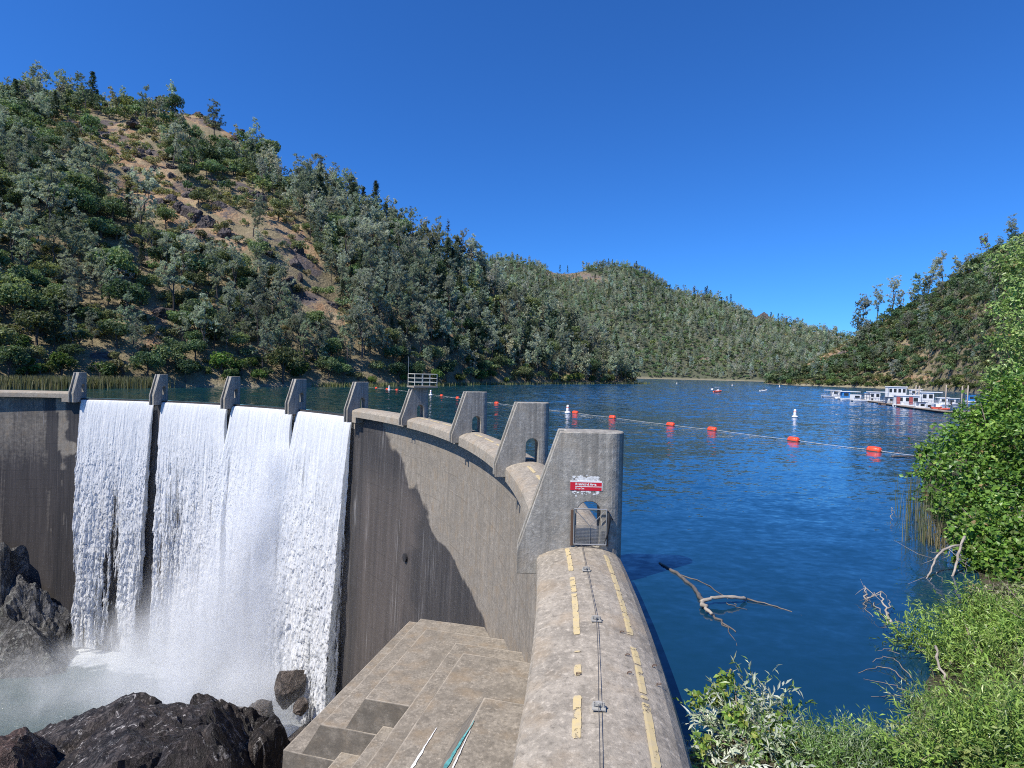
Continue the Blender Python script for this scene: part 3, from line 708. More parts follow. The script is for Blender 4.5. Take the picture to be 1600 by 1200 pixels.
def oak(seed, H=8.5, Rr=4.2, nl=15, per=85, leaf=.36, base=(.045, .068, .026), flat=.75, trunk=True):
    """round-headed live oak: many leafy lobes around a short forked trunk"""
    g = np.random.default_rng(seed); c0 = np.array([0, 0, H - Rr*flat])
    D = g.normal(size=(nl, 3)); D[:, 2] = np.abs(D[:, 2])*.9 - .25; D /= np.linalg.norm(D, axis=1)[:, None]
    L = c0 + D*np.array([1, 1, flat])*Rr*g.uniform(.45, .80, (nl, 1)); rl = Rr*g.uniform(.30, .50, nl)
    n = nl*per; d = g.normal(size=(n, 3)); d[:, 2] += .25; d /= np.linalg.norm(d, axis=1)[:, None]
    C = np.repeat(L, per, 0) + d*np.repeat(rl, per)[:, None]*g.uniform(.72, 1.06, (n, 1))*np.array([1, 1, .8])
    C[:, 2] = np.maximum(C[:, 2], .15 + .2*g.random(n))
    N, A, B = frames(n, g, d, .9); s = leaf*g.uniform(.6, 1.25, n)
    V, Fq = quads(C, A, B, s, s*.7)
    tone = np.repeat(g.uniform(.72, 1.3, (nl, 1)), per, 0)
    col = tint(g, n, base, .16)*np.repeat(tone, 4, 0)
    W = []; Fw = []; nW = 0
    if trunk:
        paths = [([(0, 0, -.8), (.15, .1, H*.22), (.1, -.1, H*.42)], [.3, .24, .2])] + [([(.1, -.1, H*.36), tuple((L[i] + c0)/2*np.array([.8, .8, 1])), tuple(L[i])], [.16, .1, .04]) for i in range(min(6, nl))]
        for p, r in paths:
            v, f = tube_arrays(p, r, 5, False); W.append(v); Fw.extend([[i + nW for i in x] for x in f]); nW += len(v)
        return (np.concatenate(W), Fw), (V, Fq, col)
    return None, (V, Fq, col)

def conifer(seed, H=20.0, per=9, lv=22, base=(.05, .075, .042), leaf=1.0, bare=False):
    """dark pointed fir or ponderosa: whorls of drooping boughs on one straight stem"""
    g = np.random.default_rng(seed); Cs = []; Ds = []; P = [np.array([0, 0, z]) for z in (-.8, H*.5, H)]
    v, f = tube_arrays(P, [.3, .18, .03], 5, False); W = [v]; Fw = [list(x) for x in f]; nW = len(v)
    for k in range(lv):
        t = .18 + .82*k/(lv - 1); z = t*H; L = H*.20*(1.04 - t)**.8*g.uniform(.7, 1.15)
        nb = 6
        for b in range(nb):
            a = g.uniform(0, 6.3); d = np.array([math.cos(a), math.sin(a), -.15 if t < .6 else .3])
            if bare or g.random() < .25:
                vv, ff = tube_arrays([(0, 0, z), tuple(np.array([0, 0, z]) + d*L)], [.05, .012], 3, False); W.append(vv); Fw.extend([[i + nW for i in x] for x in ff]); nW += len(vv)
            if bare and g.random() < .75: continue
            w = g.uniform(.25, 1.05, per)[:, None]
            Cs.append(np.array([0, 0, z]) + d*L*w + g.normal(size=(per, 3))*.035*H*np.array([.5, .5, .4])); Ds.append(np.tile(d, (per, 1)) + g.normal(size=(per, 3))*.5)
    C = np.concatenate(Cs); D = np.concatenate(Ds); D /= np.linalg.norm(D, axis=1)[:, None]; n = len(C)
    N, A, B = frames(n, g); B = np.cross(D, A); B /= np.linalg.norm(B, axis=1)[:, None] + 1e-9
    la = g.uniform(.35, .65, n)*H/20*leaf; V, Fq = quads(C, D, B, la, la*.42)
    return (np.concatenate(W), Fw), (V, Fq, tint(g, n, base, .2))

PINE_C, OAK_C, FIR_C = (.30, .34, .262), (.118, .172, .075), (.11, .155, .09)
KINDS = {
 'pine': [pine(100 + i, 19, 1.0, 1, base=[PINE_C, (.235, .285, .195), (.35, .38, .31)][i % 3]) for i in range(7)],
 'oak': [oak(200 + i, 8.5, 4.3, 17, 120, .30, base=[OAK_C, (.16, .205, .09), (.10, .155, .075)][i % 3]) for i in range(6)],
 'fir': [conifer(300 + i) for i in range(4)],
 'shrub': [oak(400 + i, 3.4, 2.3, 8, 70, .26, base=[(.21, .22, .105), (.25, .24, .12), (.165, .19, .085)][i % 3], flat=.8, trunk=True) for i in range(5)],
 'snag': [conifer(350 + i, 20, 6, 16, (.09, .085, .07), 1, True) for i in range(2)],
 'willow': [oak(450 + i, 5.5, 3.0, 12, 80, .32, base=[(.12, .175, .04), (.10, .16, .05), (.145, .18, .065)][i % 3], flat=.9) for i in range(4)],
}
LOD = {
 'pine': [pine(100 + i, 19, .30, 1.75, base=[PINE_C, (.235, .285, .195), (.35, .38, .31)][i % 3]) for i in range(7)],
 'oak': [oak(200 + i, 8.5, 4.3, 11, 26, .62, base=[OAK_C, (.16, .205, .09), (.10, .155, .075)][i % 3]) for i in range(6)],
 'fir': [conifer(300 + i, 20, 4, 15, leaf=1.5) for i in range(4)],
 'shrub': [oak(400 + i, 3.4, 2.3, 6, 24, .42, base=[(.21, .22, .105), (.25, .24, .12), (.165, .19, .085)][i % 3], flat=.8) for i in range(5)],
 'willow': [oak(450 + i, 5.5, 3.0, 9, 28, .5, base=[(.12, .175, .04), (.10, .16, .05), (.145, .18, .065)][i % 3], flat=.9) for i in range(4)],
}
KINDS['snag'] = KINDS['snag']; LOD['snag'] = KINDS['snag']
TALL = dict(pine=19, oak=8.5, fir=20, shrub=3.4, snag=20, willow=5.5)
WIDE = dict(pine=3.4, oak=4.0, fir=2.8, shrub=2.2, snag=2.5, willow=2.7)

trees = []      # (kind, X, Y, z, scale, rot, variant, hill)
def scatter(hill, tag_, t0, t1, s0, s1, n, mixf, bare, gap=.78, seed=0, smul=1.0):
    g = np.random.default_rng(900 + seed); t = g.uniform(t0, t1, n*3); zs, zr, h = hill.par(t); q = g.uniform(s0, s1, n*3)
    Y = zs + (zr - zs)*q; w = Y*(zr - zs); keep = g.random(n*3) < w/w.max(); t, q, Y = t[keep][:n], q[keep][:n], Y[keep][:n]; X = t*Y
    Z = hill.height(X, Y); P = np.stack([X, Y, Z], -1); B = bare(P); U, Vv = pix(P)
    n1 = fbm(P*.02, 3, 55); n2 = g.random(len(X)); cell = {}
    for i in range(len(X)):
        if Z[i] < .25: continue
        k = mixf(U[i], Vv[i], q[i], n1[i], n2[i], B[i], g, Z[i])
        if k is None: continue
        sc = (g.uniform(.55, 1.15) if g.random() < .85 else g.uniform(1.15, 1.6))*smul*(.84 if k in ('pine', 'fir') else 1)
        r = WIDE[k]*sc*gap; cx, cy = int(X[i]//7), int(Y[i]//7); ok = True
        for a in (-1, 0, 1):
            for b in (-1, 0, 1):
                for (x, y, rr) in cell.get((cx + a, cy + b), ()):
                    if (x - X[i])**2 + (y - Y[i])**2 < (.5*(r + rr))**2*2.2: ok = False; break
                if not ok: break
            if not ok: break
        if not ok: continue
        cell.setdefault((cx, cy), []).append((X[i], Y[i], r))
        trees.append([k, X[i], Y[i], Z[i] - .15, sc, g.uniform(0, 6.28), int(g.integers(0, 60)), tag_])
def mixL(u, v, q, n1, r, b, g, z):
    if b > .34: return 'shrub' if r < .10 else ('oak' if r < .112 else None)
    if b > .15 and g.random() < .80: return None
    if q < .03: return 'willow' if r < .45 else ('oak' if r < .8 else 'shrub')
    pines = np.interp(u, [0, 200, 420, 520, 700, 900], [.22, .30, .40, .58, .50, .40]) * np.interp(v, [120, 220, 330, 600], [.35, .6, 1.0, 1.0])
    pines = pines + .35*n1
    if r < pines: return 'pine' if g.random() < .93 else 'fir'
    return 'oak' if r < pines + (1 - pines)*.68 else 'shrub'
def mixM(u, v, q, n1, r, b, g, z):
    if b > .35: return 'shrub' if r < .25 else None
    if r < .45 + .4*n1: return 'pine' if g.random() < .92 else 'fir'
    return 'oak' if r < .9 else 'shrub'
def mixR(u, v, q, n1, r, b, g, z):
    if b > .35: return 'shrub' if r < .16 else None
    if q < .05: return 'willow' if r < .5 else 'shrub'
    if r < .07: return 'pine'
    return 'oak' if r < .62 else 'shrub'
scatter(HL, 'left', -1.15, .275, .004, 1.10, 26000, mixL, bareL, .70, 1)
scatter(HR, 'right', .43, 1.15, .004, 1.10, 22000, mixR, bareR, .55, 2, .9)
scatter(HM, 'far', -.25, .62, .004, 1.06, 20000, mixM, bareM, .72, 3, 1.0)
# trees that stand out on the skylines, read off the photograph
def plant(hill, kind, u, vtop, hpx, tag_, q=None):
    d = ray(u, vtop); t = d[0]/d[1]; zs, zr, h = hill.par(t); Y = zs + (zr - zs)*(q if q is not None else 1.0); X = t*Y
    z = float(hill.height(np.array([X]), np.array([Y]))[0]); top = d[2]/d[1]*Y + CAMZ
    H = max(hpx/F*Y*.9, top - z) if hpx else top - z
    sc = min(1.9, max(.5, H/TALL[kind])); trees.append([kind, X, Y, top - sc*TALL[kind] if hpx == 0 else z - .3, sc, (u*1.7) % 6.28, int(u), tag_])
for k, u, v, hp in (('pine', 45, 96, 1), ('pine', 72, 112, 1), ('pine', 98, 115, 1), ('pine', 120, 117, 1), ('pine', 192, 137, 1), ('pine', 268, 130, 1), ('oak', 380, 182, 1), ('oak', 420, 212, 1), ('pine', 495, 240, 1), ('pine', 525, 258, 1), ('pine', 548, 268, 1), ('fir', 555, 285, 1), ('fir', 568, 292, 1), ('fir', 587, 283, 1), ('pine', 610, 312, 1), ('snag', 642, 322, 1), ('pine', 660, 342, 1), ('snag', 700, 342, 1), ('pine', 735, 378, 1), ('fir', 715, 372, 1), ('fir', 672, 360, 1)):
    plant(HL, k, u, v, hp, 'left')
for k, u, v in (('pine', 1345, 474), ('pine', 1353, 462), ('pine', 1372, 444), ('pine', 1395, 434), ('pine', 1340, 488), ('pine', 1428, 440), ('pine', 1436, 430), ('pine', 1452, 406), ('pine', 1475, 397), ('pine', 1446, 434), ('pine', 1512, 398), ('pine', 1535, 368), ('pine', 1583, 356), ('pine', 1412, 455)):
    plant(HR, k, u, v, 1, 'right')
for k, u, v in (('fir', 951, 404), ('fir', 957, 405), ('fir', 853, 411), ('fir', 875, 414), ('fir', 887, 415), ('fir', 917, 410), ('fir', 928, 409), ('fir', 994, 414), ('fir', 1085, 450), ('fir', 1105, 447), ('fir', 1142, 460), ('fir', 1205, 488), ('fir', 1216, 490), ('fir', 1230, 497), ('fir', 756, 392), ('fir', 762, 396), ('fir', 770, 397), ('fir', 783, 396), ('fir', 808, 397)):
    plant(HM, k, u, v, 1, 'far')
def on_hill(hill, u, v):
    d = ray(u, v); t = d[0]/d[1]; zs, zr, h = hill.par(t); Y = np.linspace(zs, zr*1.05, 400); X = t*Y
    gap = hill.height(X, Y) - (d[2]/d[1]*Y + CAMZ); i = int(np.argmax(gap > 0)) if (gap > 0).any() else 399
    return np.array([X[i], Y[i], d[2]/d[1]*Y[i] + CAMZ])

for u, vb, hp in ((390, 480, 130), (365, 470, 95), (160, 480, 85), (272, 500, 105), (255, 545, 90), (440, 500, 95), (232, 440, 75), (45, 430, 110), (20, 420, 95), (320, 560, 95), (470, 560, 80), (540, 560, 75), (620, 505, 75), (575, 470, 80), (500, 540, 70), (690, 560, 75), (745, 545, 70), (800, 560, 70), (850, 575, 62), (105, 520, 80), (410, 590, 85), (660, 450, 70), (215, 575, 80), (880, 560, 60)):
    p = on_hill(HL, u, vb); sc = min(1.75, hp*p[1]/F/19)
    for t in trees:
        if (t[1] - p[0])**2 + (t[2] - p[1])**2 < 9: t[4] *= .6
    trees.append(['pine', p[0], p[1], p[2] - .3, sc, (u*1.3) % 6.28, int(u*7), 'left'])
PROTO = {}
def proto(kind, var):
    var %= len(KINDS[kind])
    if (kind, var) not in PROTO:
        (wv, wf), (lv, lf, lc) = KINDS[kind][var]
        a = bpy.data.meshes.new(kind + '_trunk'); a.from_pydata(wv.tolist(), [], wf); a.materials.append(M['bark'])
        o = mk('crown', lv, lf, M['leaf'], None, False, None, None, lc); b = o.data; bpy.data.objects.remove(o)
        PROTO[kind, var] = (a, b)
    return PROTO[kind, var]
NAMES = dict(pine=('pine_tree', 'pine'), oak=('oak_tree', 'oak'), fir=('fir_tree', 'fir tree'), shrub=('shrub', 'shrub'), snag=('dead_pine', 'dead tree'), willow=('willow_shrub', 'willow'))
LOOK = dict(pine='open grey-green pine', oak='dark round-crowned oak', fir='dark pointed fir', shrub='low grey-green shrub', snag='thin bare-limbed dead pine', willow='bright green willow')
CAP = dict(pine=230, oak=230, fir=60, shrub=120, snag=10, willow=80)
g9 = np.random.default_rng(77)
def clear_view(t):
    # keep the bare ground of the left hill open: thin trees whose crowns would stand in front of it
    if t[7] != 'left' or t[0] == 'shrub': return True
    P = np.array([[t[1], t[2], t[3] + TALL[t[0]]*t[4]*f] for f in (.45, .8)]); uv = pix(P)
    b = ell(uv, BARE_L).max(); s_ = ell(uv, SPARSE_L).max(); r = g9.random()
    return not ((b > .4 and r < .82) or (s_ > .35 and r < .27))
trees = [t for t in trees if clear_view(t)]
P3 = np.array([(t[1], t[2], t[3] + .5*TALL[t[0]]*t[4]) for t in trees]); TU, TV = pix(P3)
size = np.array([TALL[t[0]]*t[4]/t[2] for t in trees])*F
inview = (TU > -20) & (TU < 1620)
single = set()
for k, cap in CAP.items():
    idx = [i for i in np.argsort(-size) if trees[i][0] == k and inview[i] and not (TU[i] > 1500 and TV[i] > 400 and False)]
    single |= set(idx[:cap])
# words that tell one tree from the next: where it stands, how tall it is beside its neighbours, and its order in that row
def place(i):
    t = trees[i]; u, v = TU[i], TV[i]
    q = float({'left': HL, 'right': HR, 'far': HM}[t[7]].s_of(np.array([t[1]]), np.array([t[2]]))[0])
    if t[7] == 'left':
        cols = [(60, 'at far left'), (180, 'above pier one'), (300, 'above pier two'), (410, 'above pier three'), (510, 'above pier four'), (600, 'above pier five'), (700, 'above the railed pier'), (800, 'right of the railed pier'), (2000, 'near the headland')]
    elif t[7] == 'right': cols = [(1290, 'left of the marina'), (1400, 'above the outer boats'), (1500, 'above the inner boats'), (2000, 'above the shore thicket')]
    else: cols = [(960, 'left of the far summit'), (2000, 'right of the far summit')]
    c = next(w for x, w in cols if u < x)
    r = 'at the waterline' if q < .05 else 'low down' if q < .22 else 'on the lower slope' if q < .45 else 'midway up' if q < .7 else 'high up' if q < .93 else 'on the skyline'
    return c, r
groups = {}
for i in sorted(single): groups.setdefault((trees[i][0], trees[i][7]) + place(i), []).append(i)
ORD = ['first', 'second', 'third', 'fourth', 'fifth', 'sixth', 'seventh', 'eighth', 'ninth', 'tenth', 'eleventh', 'twelfth']
LABEL = {}
for (k, hl, c, r), ids in groups.items():
    ids = sorted(ids, key=lambda i: TU[i])
    big = max(ids, key=lambda i: size[i])
    for j, i in enumerate(ids):
        if len(ids) == 1: LABEL[i] = f'{LOOK[k]} standing alone of its kind {r} {c}'
        elif i == big: LABEL[i] = f'tallest {LOOK[k]} {r} {c}'
        else: LABEL[i] = f'{LOOK[k]} {r} {c}, {ORD[j] if j < 12 else str(j + 1) + "th"} from the left'
for i, l_ in LABEL.items():
    if len(l_.split()) > 16: print('LONG', l_)
for i in sorted(single):
    k, X, Y, z, sc, rot, var, hl = trees[i]; a, b = proto(k, var)
    nm, cat = NAMES[k]
    o = thing(nm, (X, Y, z), LABEL[i], cat, f'{cat}s on the ' + {'left': 'left hillside', 'right': 'right hillside', 'far': 'far hillside'}[hl])
    o.scale = (sc*(.9 + .2*((var*7) % 10)/10), sc, sc); o.rotation_euler = (0, 0, rot)
    for pn, me in (('trunk', a), ('crown', b)):
        c = bpy.data.objects.new(pn, me); COL.objects.link(c); c.parent = o
# everything farther off reads as woodland
for hl, nm in (('left', 'left_woodland'), ('right', 'right_woodland'), ('far', 'far_woodland')):
    Vs, Fq, Cs, mi = [], [], [], []; n = 0; FW = []; g = np.random.default_rng(5)
    for i, (k, X, Y, z, sc, rot, var, h) in enumerate(trees):
        if h != hl or i in single: continue
        (wv, wf), (lv, lf, lc) = LOD[k][var % len(LOD[k])]
        if hl == 'far' or Y > 500:
            st = 2 if k != 'shrub' else 3
            sel = np.arange(0, len(lf), st); lv = lv.reshape(-1, 4, 3)[sel]; c_ = lv.mean(1, keepdims=True); lv = (c_ + (lv - c_)*1.3).reshape(-1, 3); lc = lc.reshape(-1, 4, 3)[sel].reshape(-1, 3); lf = np.arange(len(lv)).reshape(-1, 4)
        ca, sa = math.cos(rot), math.sin(rot); Rm = np.array([[ca, -sa, 0], [sa, ca, 0], [0, 0, 1]])*sc
        Vs.append(lv @ Rm.T + (X, Y, z)); Fq.append(lf + n); n += len(lv); Cs.append(lc*(1.15 if hl == 'far' else 1)*g.uniform(.62, 1.42)*np.array([g.uniform(.88, 1.15), 1, g.uniform(.85, 1.12)])); 
    V = np.concatenate(Vs); Fq = np.concatenate(Fq); Cs = np.concatenate(Cs)
    # stems of the same trees
    Vt = []; Ft = []; m = len(V)
    for i, (k, X, Y, z, sc, rot, var, h) in enumerate(trees):
        if h != hl or i in single or hl == 'far' or k in ('shrub', 'willow'): continue
        H = TALL[k]*sc*.8; v, f = tube_arrays([(X, Y, z - .8), (X, Y, z + H*.5), (X + .2, Y, z + H)], [.25*sc, .17*sc, .04], 4, False)
        Vt.append(v); Ft += [[j + m for j in q] for q in f]; m += len(v)
    if Vt:
        Vt = np.concatenate(Vt); Ft = np.array(Ft); Call = np.concatenate([Cs, np.full((len(Vt), 3), .05)])
        o = mk(nm, np.concatenate([V, Vt]), [Fq, Ft], [M['leaf'], M['bark']], None, False, None, None, Call, np.concatenate([np.zeros(len(Fq), int), np.ones(len(Ft), int)]))
    else: o = mk(nm, V, Fq, M['leaf'], None, False, None, None, Cs)
    tag(o, kind='stuff'); print(nm, len(Fq))
print('trees', len(trees), 'single', len(single), {k: sum(1 for t in trees if t[0] == k) for k in CAP})

# ================================================================== GORGE BELOW THE DAM
def rock_mat(name, a, b, pale, sc=1.0, wetness=.55):
    n = NT(name); v = n.co('World')
    x = n.noise(v, .5*sc, 6, .65, .6); y = n.noise(v, 2.6*sc, 6, .7); z = n.noise(n.co('World', (1, 1, .35), (R_(25), R_(20), 0)), 1.4*sc, 5, .7, 1.2)
    ck = n.math('ABSOLUTE', n.math('SUBTRACT', n.noise(n.co('World', (1, 1, .4), (R_(30), R_(15), R_(20))), .7*sc, 6, .72, 1.5), .5))
    c = n.mix(n.rng(x, .35, .65), a, b); c = n.mix(n.rng(y, .5, .75), c, tuple(k*.45 for k in a))
    c = n.mix(n.math('MULTIPLY', n.rng(z, .585, .64), .85), c, pale)
    c = n.mix(n.rng(ck, 0, .03, .7, 0), c, (.012, .011, .011))
    h = n.math('ADD', n.math('MULTIPLY', y, .7), n.math('ADD', n.math('MULTIPLY', z, .5), n.math('MULTIPLY', n.rng(ck, 0, .06), .5)))
    n.pbr(c, n.rng(x, .3, .7, wetness - .15, wetness + .2), n.bump(h, .9, .22/sc), spec=.4); return n.m
M['rock'] = rock_mat('wet_dark_rock', (.024, .022, .022), (.070, .055, .048), (.42, .40, .38), 1.25)
M['rockred'] = rock_mat('reddish_brown_rock', (.075, .045, .035), (.13, .085, .07), (.36, .32, .29), 1.25)
M['rockgrey'] = rock_mat('grey_cliff_rock', (.075, .074, .073), (.20, .195, .185), (.26, .27, .24), .55, .7)
M['outcrop'] = rock_mat('purple_grey_outcrop', (.075, .062, .062), (.15, .125, .12), (.30, .25, .2), .3, .85)
M['bed'] = rock_mat('wet_brown_rock', (.075, .058, .048), (.13, .105, .085), (.16, .14, .12), .7, .6)

def rock_mesh(center, rad, seed, sub=5, planes=16, rough=.16, rot=0, fine=1.0):
    g = np.random.default_rng(seed); b = bmesh.new(); bmesh.ops.create_icosphere(b, subdivisions=sub, radius=1.0)
    D = np.array([v.co for v in b.verts]); Fs = np.array([[v.index for v in f.verts] for f in b.faces]); b.free(); D /= np.linalg.norm(D, axis=1)[:, None]
    N = g.normal(size=(planes, 3)); N /= np.linalg.norm(N, axis=1)[:, None]; hgt = g.uniform(.72, 1.0, planes)
    r = np.min(np.where(D @ N.T > .05, hgt[None]/np.maximum(D @ N.T, .05), 9), axis=1); r = np.minimum(r, 1.25)
    P = D*r[:, None]; sz = max(rad)
    r = r*(1 + rough*fbm(P*2.1 + seed, 5, seed) + rough*.55*ridged(P*4.3 + seed, 4, seed + 9)*fine + .25*rough*ridged(P*13 + seed, 3, seed + 12)*fine)
    st = D @ np.array([.45, .3, .84])*7 + .9*fbm(D*3 + seed, 3, seed + 20); r = r*(1 + rough*.30*(np.abs((st % 1) - .5)*2 - .5)*fine)
    P = D*r[:, None]*np.array(rad); c, s = math.cos(rot), math.sin(rot)
    P = P @ np.array([[c, s, 0], [-s, c, 0], [0, 0, 1]])
    return P + np.array(center), Fs
def rock(name, label, cat, center, rad, seed, mat, sub=5, group=None, top=None, **k):
    k2 = {} if top is None else dict(top=top)
    V, Fs = rock_mesh(center, rad, seed, sub, **k)
    if 'top' in k2: V[:, 2] += k2['top'] - V[:, 2].max()
    o = mk(name, V, Fs, M[mat], None, False); return tag(o, label, cat, group)
def rock_at(u, vtop, Y, rad, *a, **k):
    pass

POOL = -42.0
x = np.linspace(-150, 6, 150); y = np.linspace(-12, 98, 120)
gx, gy = [a.ravel() for a in np.meshgrid(x, y, indexing='ij')]
left_of = gx*E2[0] + gy*E2[1] - 18.5                       # metres left of the stepped block
z = POOL - 2.2 + 1.2*fbm(np.stack([gx*.08, gy*.08, 0*gx], -1), 4, 61)
z = np.maximum(z, POOL - 3 + 15*sstep(17, -2, left_of) + 3.5*sstep(30, 4, left_of))
z = np.maximum(z, POOL - 3 + 9*sstep(34, 10, left_of)*sstep(45, 60, gy)*sstep(82, 74, gy - .3*(gx + 28)))
z = np.maximum(z, POOL - 3 + 17*sstep(52, 30, gy)*sstep(-95, -60, gx) + 12*sstep(30, 5, gy))
z = np.maximum(z, POOL - 4 + 36*sstep(-88, -112, gx + .12*(gy - 80)))
z += .7*ridged(np.stack([gx*.12, gy*.12, z*.1], -1), 5, 65) + .35*fbm(np.stack([gx*.5, gy*.5, 0*gx], -1), 4, 66)
inside = np.hypot(gx - DX, gy - DY) > RR - 1.0
z = np.where(inside & (gx > -110), np.minimum(z, -9), z)
keep = ~((np.hypot(gx - DX, gy - DY) > RR + 2.5) & (gx > -100))
Fq = grid_faces(150, 120); Fq = Fq[keep[Fq].all(1)]
tag(mk('gorge_bed', np.stack([gx, gy, z], -1), Fq, M['bed'], None, True), kind='structure')

def pool_mat():
    n = NT('plunge_pool_water'); v = n.co('World'); a = n.noise(v, .55, 5, .65, .8); b = n.noise(n.co('World', (.35, 1, 1), (0, 0, R_(35))), .35, 4, .6, 1.0); f = n.attr('foam')
    m = n.rng(n.math('ADD', n.math('ADD', f, n.math('MULTIPLY', n.math('SUBTRACT', a, .5), 1.1)), n.math('MULTIPLY', n.math('SUBTRACT', b, .5), .9)), .45, .8)
    c = n.mix(m, (.075, .108, .110), (.62, .65, .66)); n.pbr(c, n.rng(m, 0, 1, .18, .8), n.bump(n.math('ADD', a, b), .8, .5), spec=.5); return n.m
M['pool'] = pool_mat()
x = np.linspace(-150, -6, 200); y = np.linspace(0, 97, 150); gx, gy = [a.ravel() for a in np.meshgrid(x, y, indexing='ij')]
rad_ = RR - np.hypot(gx - DX, gy - DY); ar = (np.arctan2(gy - DY, gx - DX) - PH0)*RR
foam = np.clip(1.1 - (rad_ - 5)/5, 0, 1.1)*sstep(58, 66, ar)*sstep(127, 121, ar)
keep = rad_ > 1.0; Fq = grid_faces(200, 150); Fq = Fq[keep[Fq].all(1)]
tag(mk('plunge_pool', np.stack([gx, gy, 0*gx + POOL + .12*fbm(np.stack([gx*.3, gy*.3, 0*gx], -1), 3, 2)], -1), Fq, M['pool'], None, True, None, dict(foam=foam)), kind='structure')

def rk(name, label, u, vt, Y, rad, seed, mat, sub=5, cat='rock', **k):
    """rock whose top shows at pixel row vt in column u, Y metres away"""
    p = at(u, vt, Y); return rock(name, label, cat, (p[0], p[1], p[2] - rad[2]*.86), rad, seed, mat, sub, top=p[2], **k)
rk('rock', 'broad black wet rock with white flecks in the middle of the bottom left corner', 215, 1106, 33, (6.2, 5.5, 9.0), 4, 'rock', 6, rough=.07, planes=20)
rk('rock', 'long dark rock shoulder between the black rock and the left edge', 95, 1112, 34, (5.4, 5.0, 8.0), 9, 'rock', 6, rough=.07, planes=18)
rk('rock', 'sloping black rock nearest the stepped block at the very bottom', 330, 1150, 30, (4.2, 4.0, 7.0), 27, 'rock', 6, rough=.07, planes=18)
rk('rock', 'reddish brown rock at the very bottom left edge', 25, 1136, 31, (3.6, 3.6, 6), 15, 'rockred', 6, rough=.07, planes=22)
rk('rock', 'dark pointed rock beside the foot of the stepped concrete block', 343, 1080, 41, (4.4, 4.0, 6.5), 8, 'rock', 6, rough=.07, planes=16)
rk('rock', 'dark rock slab leaning against the outer edge of the stepped block', 412, 1118, 38, (2.6, 3.2, 5.5), 21, 'rock', 5, rough=.07)
rk('boulder', 'squarish brown boulder standing alone in front of the rightmost falling water', 456, 1046, 74, (1.6, 1.55, 2.4), 33, 'bed', 5, cat='boulder', rough=.08)
rk('boulder', 'low dark boulder half hidden in spray left of the squarish boulder', 405, 1096, 72, (1.9, 1.6, 1.5), 35, 'bed', 5, cat='boulder', rough=.12)
rk('boulder', 'small dark boulder in white foam at the foot of the squarish boulder', 470, 1092, 71, (1.1, 1, .8), 36, 'bed', 4, cat='boulder', rough=.12)
rk('rock_cliff', 'tall grey cliff of rock standing against the left end of the dam', -30, 842, 93, (11.5, 6.0, 26), 46, 'rockgrey', 6, rough=.08, planes=22, rot=.4)
rk('rock_cliff', 'lower grey rock buttress in front of the left cliff beside the falls', 45, 898, 93, (7.6, 5, 22), 52, 'rockgrey', 6, rough=.08, planes=20)
rk('rock_cliff', 'dark rock apron at the water below the left cliff', 92, 970, 93, (4.8, 4, 14), 57, 'rockgrey', 6, rough=.08)

rk('rock_cliff', 'sloping grey rock foot of the left cliff running down to the pool', 30, 962, 89, (10, 6, 13), 64, 'rockgrey', 6, rough=.08, planes=18)

# ================================================================== FALLING WATER
def fall_mat():
    n = NT('falling_water'); uv = n.co('UV'); d = n.attr('dens'); fo = n.attr('foam')
    a = n.noise(n.co('UV', (3.3, .26, 1)), 1, 5, .62, .5); b = n.noise(n.co('UV', (8.0, 1.8, 1)), 1, 4, .65, .8); st = n.noise(n.co('UV', (2.6, .04, 1)), 1, 4, .6)
    t = n.math('ADD', n.math('MULTIPLY', a, .36), n.math('ADD', n.math('MULTIPLY', b, .16), n.math('MULTIPLY', st, .48)))
    al = n.rng(n.math('ADD', t, n.math('SUBTRACT', d, .5)), .45, .56)
    c = n.mix(fo, (.03, .045, .04), n.mix(n.rng(t, .35, .6), (.60, .64, .69), (.94, .94, .93)))
    bm = n.bump(n.math('ADD', n.math('MULTIPLY', b, .7), n.math('MULTIPLY', a, 1.0)), .55, .2)
    p = n.n('ShaderNodeBsdfPrincipled', i={'Base Color': c, 'Roughness': n.rng(fo, 0, 1, .12, .75), 'Normal': bm, 'Specular IOR Level': .3})
    tl = n.n('ShaderNodeBsdfTranslucent', i={'Color': (.9, .93, .96)})
    s = n.n('ShaderNodeMixShader', i={0: n.math('MULTIPLY', fo, .35), 1: p.outputs[0], 2: tl.outputs[0]}).outputs[0]
    tr = n.n('ShaderNodeBsdfTransparent').outputs[0]
    return n.end(n.n('ShaderNodeMixShader', i={0: al, 1: tr, 2: s}).outputs[0])
M['fall'] = fall_mat()
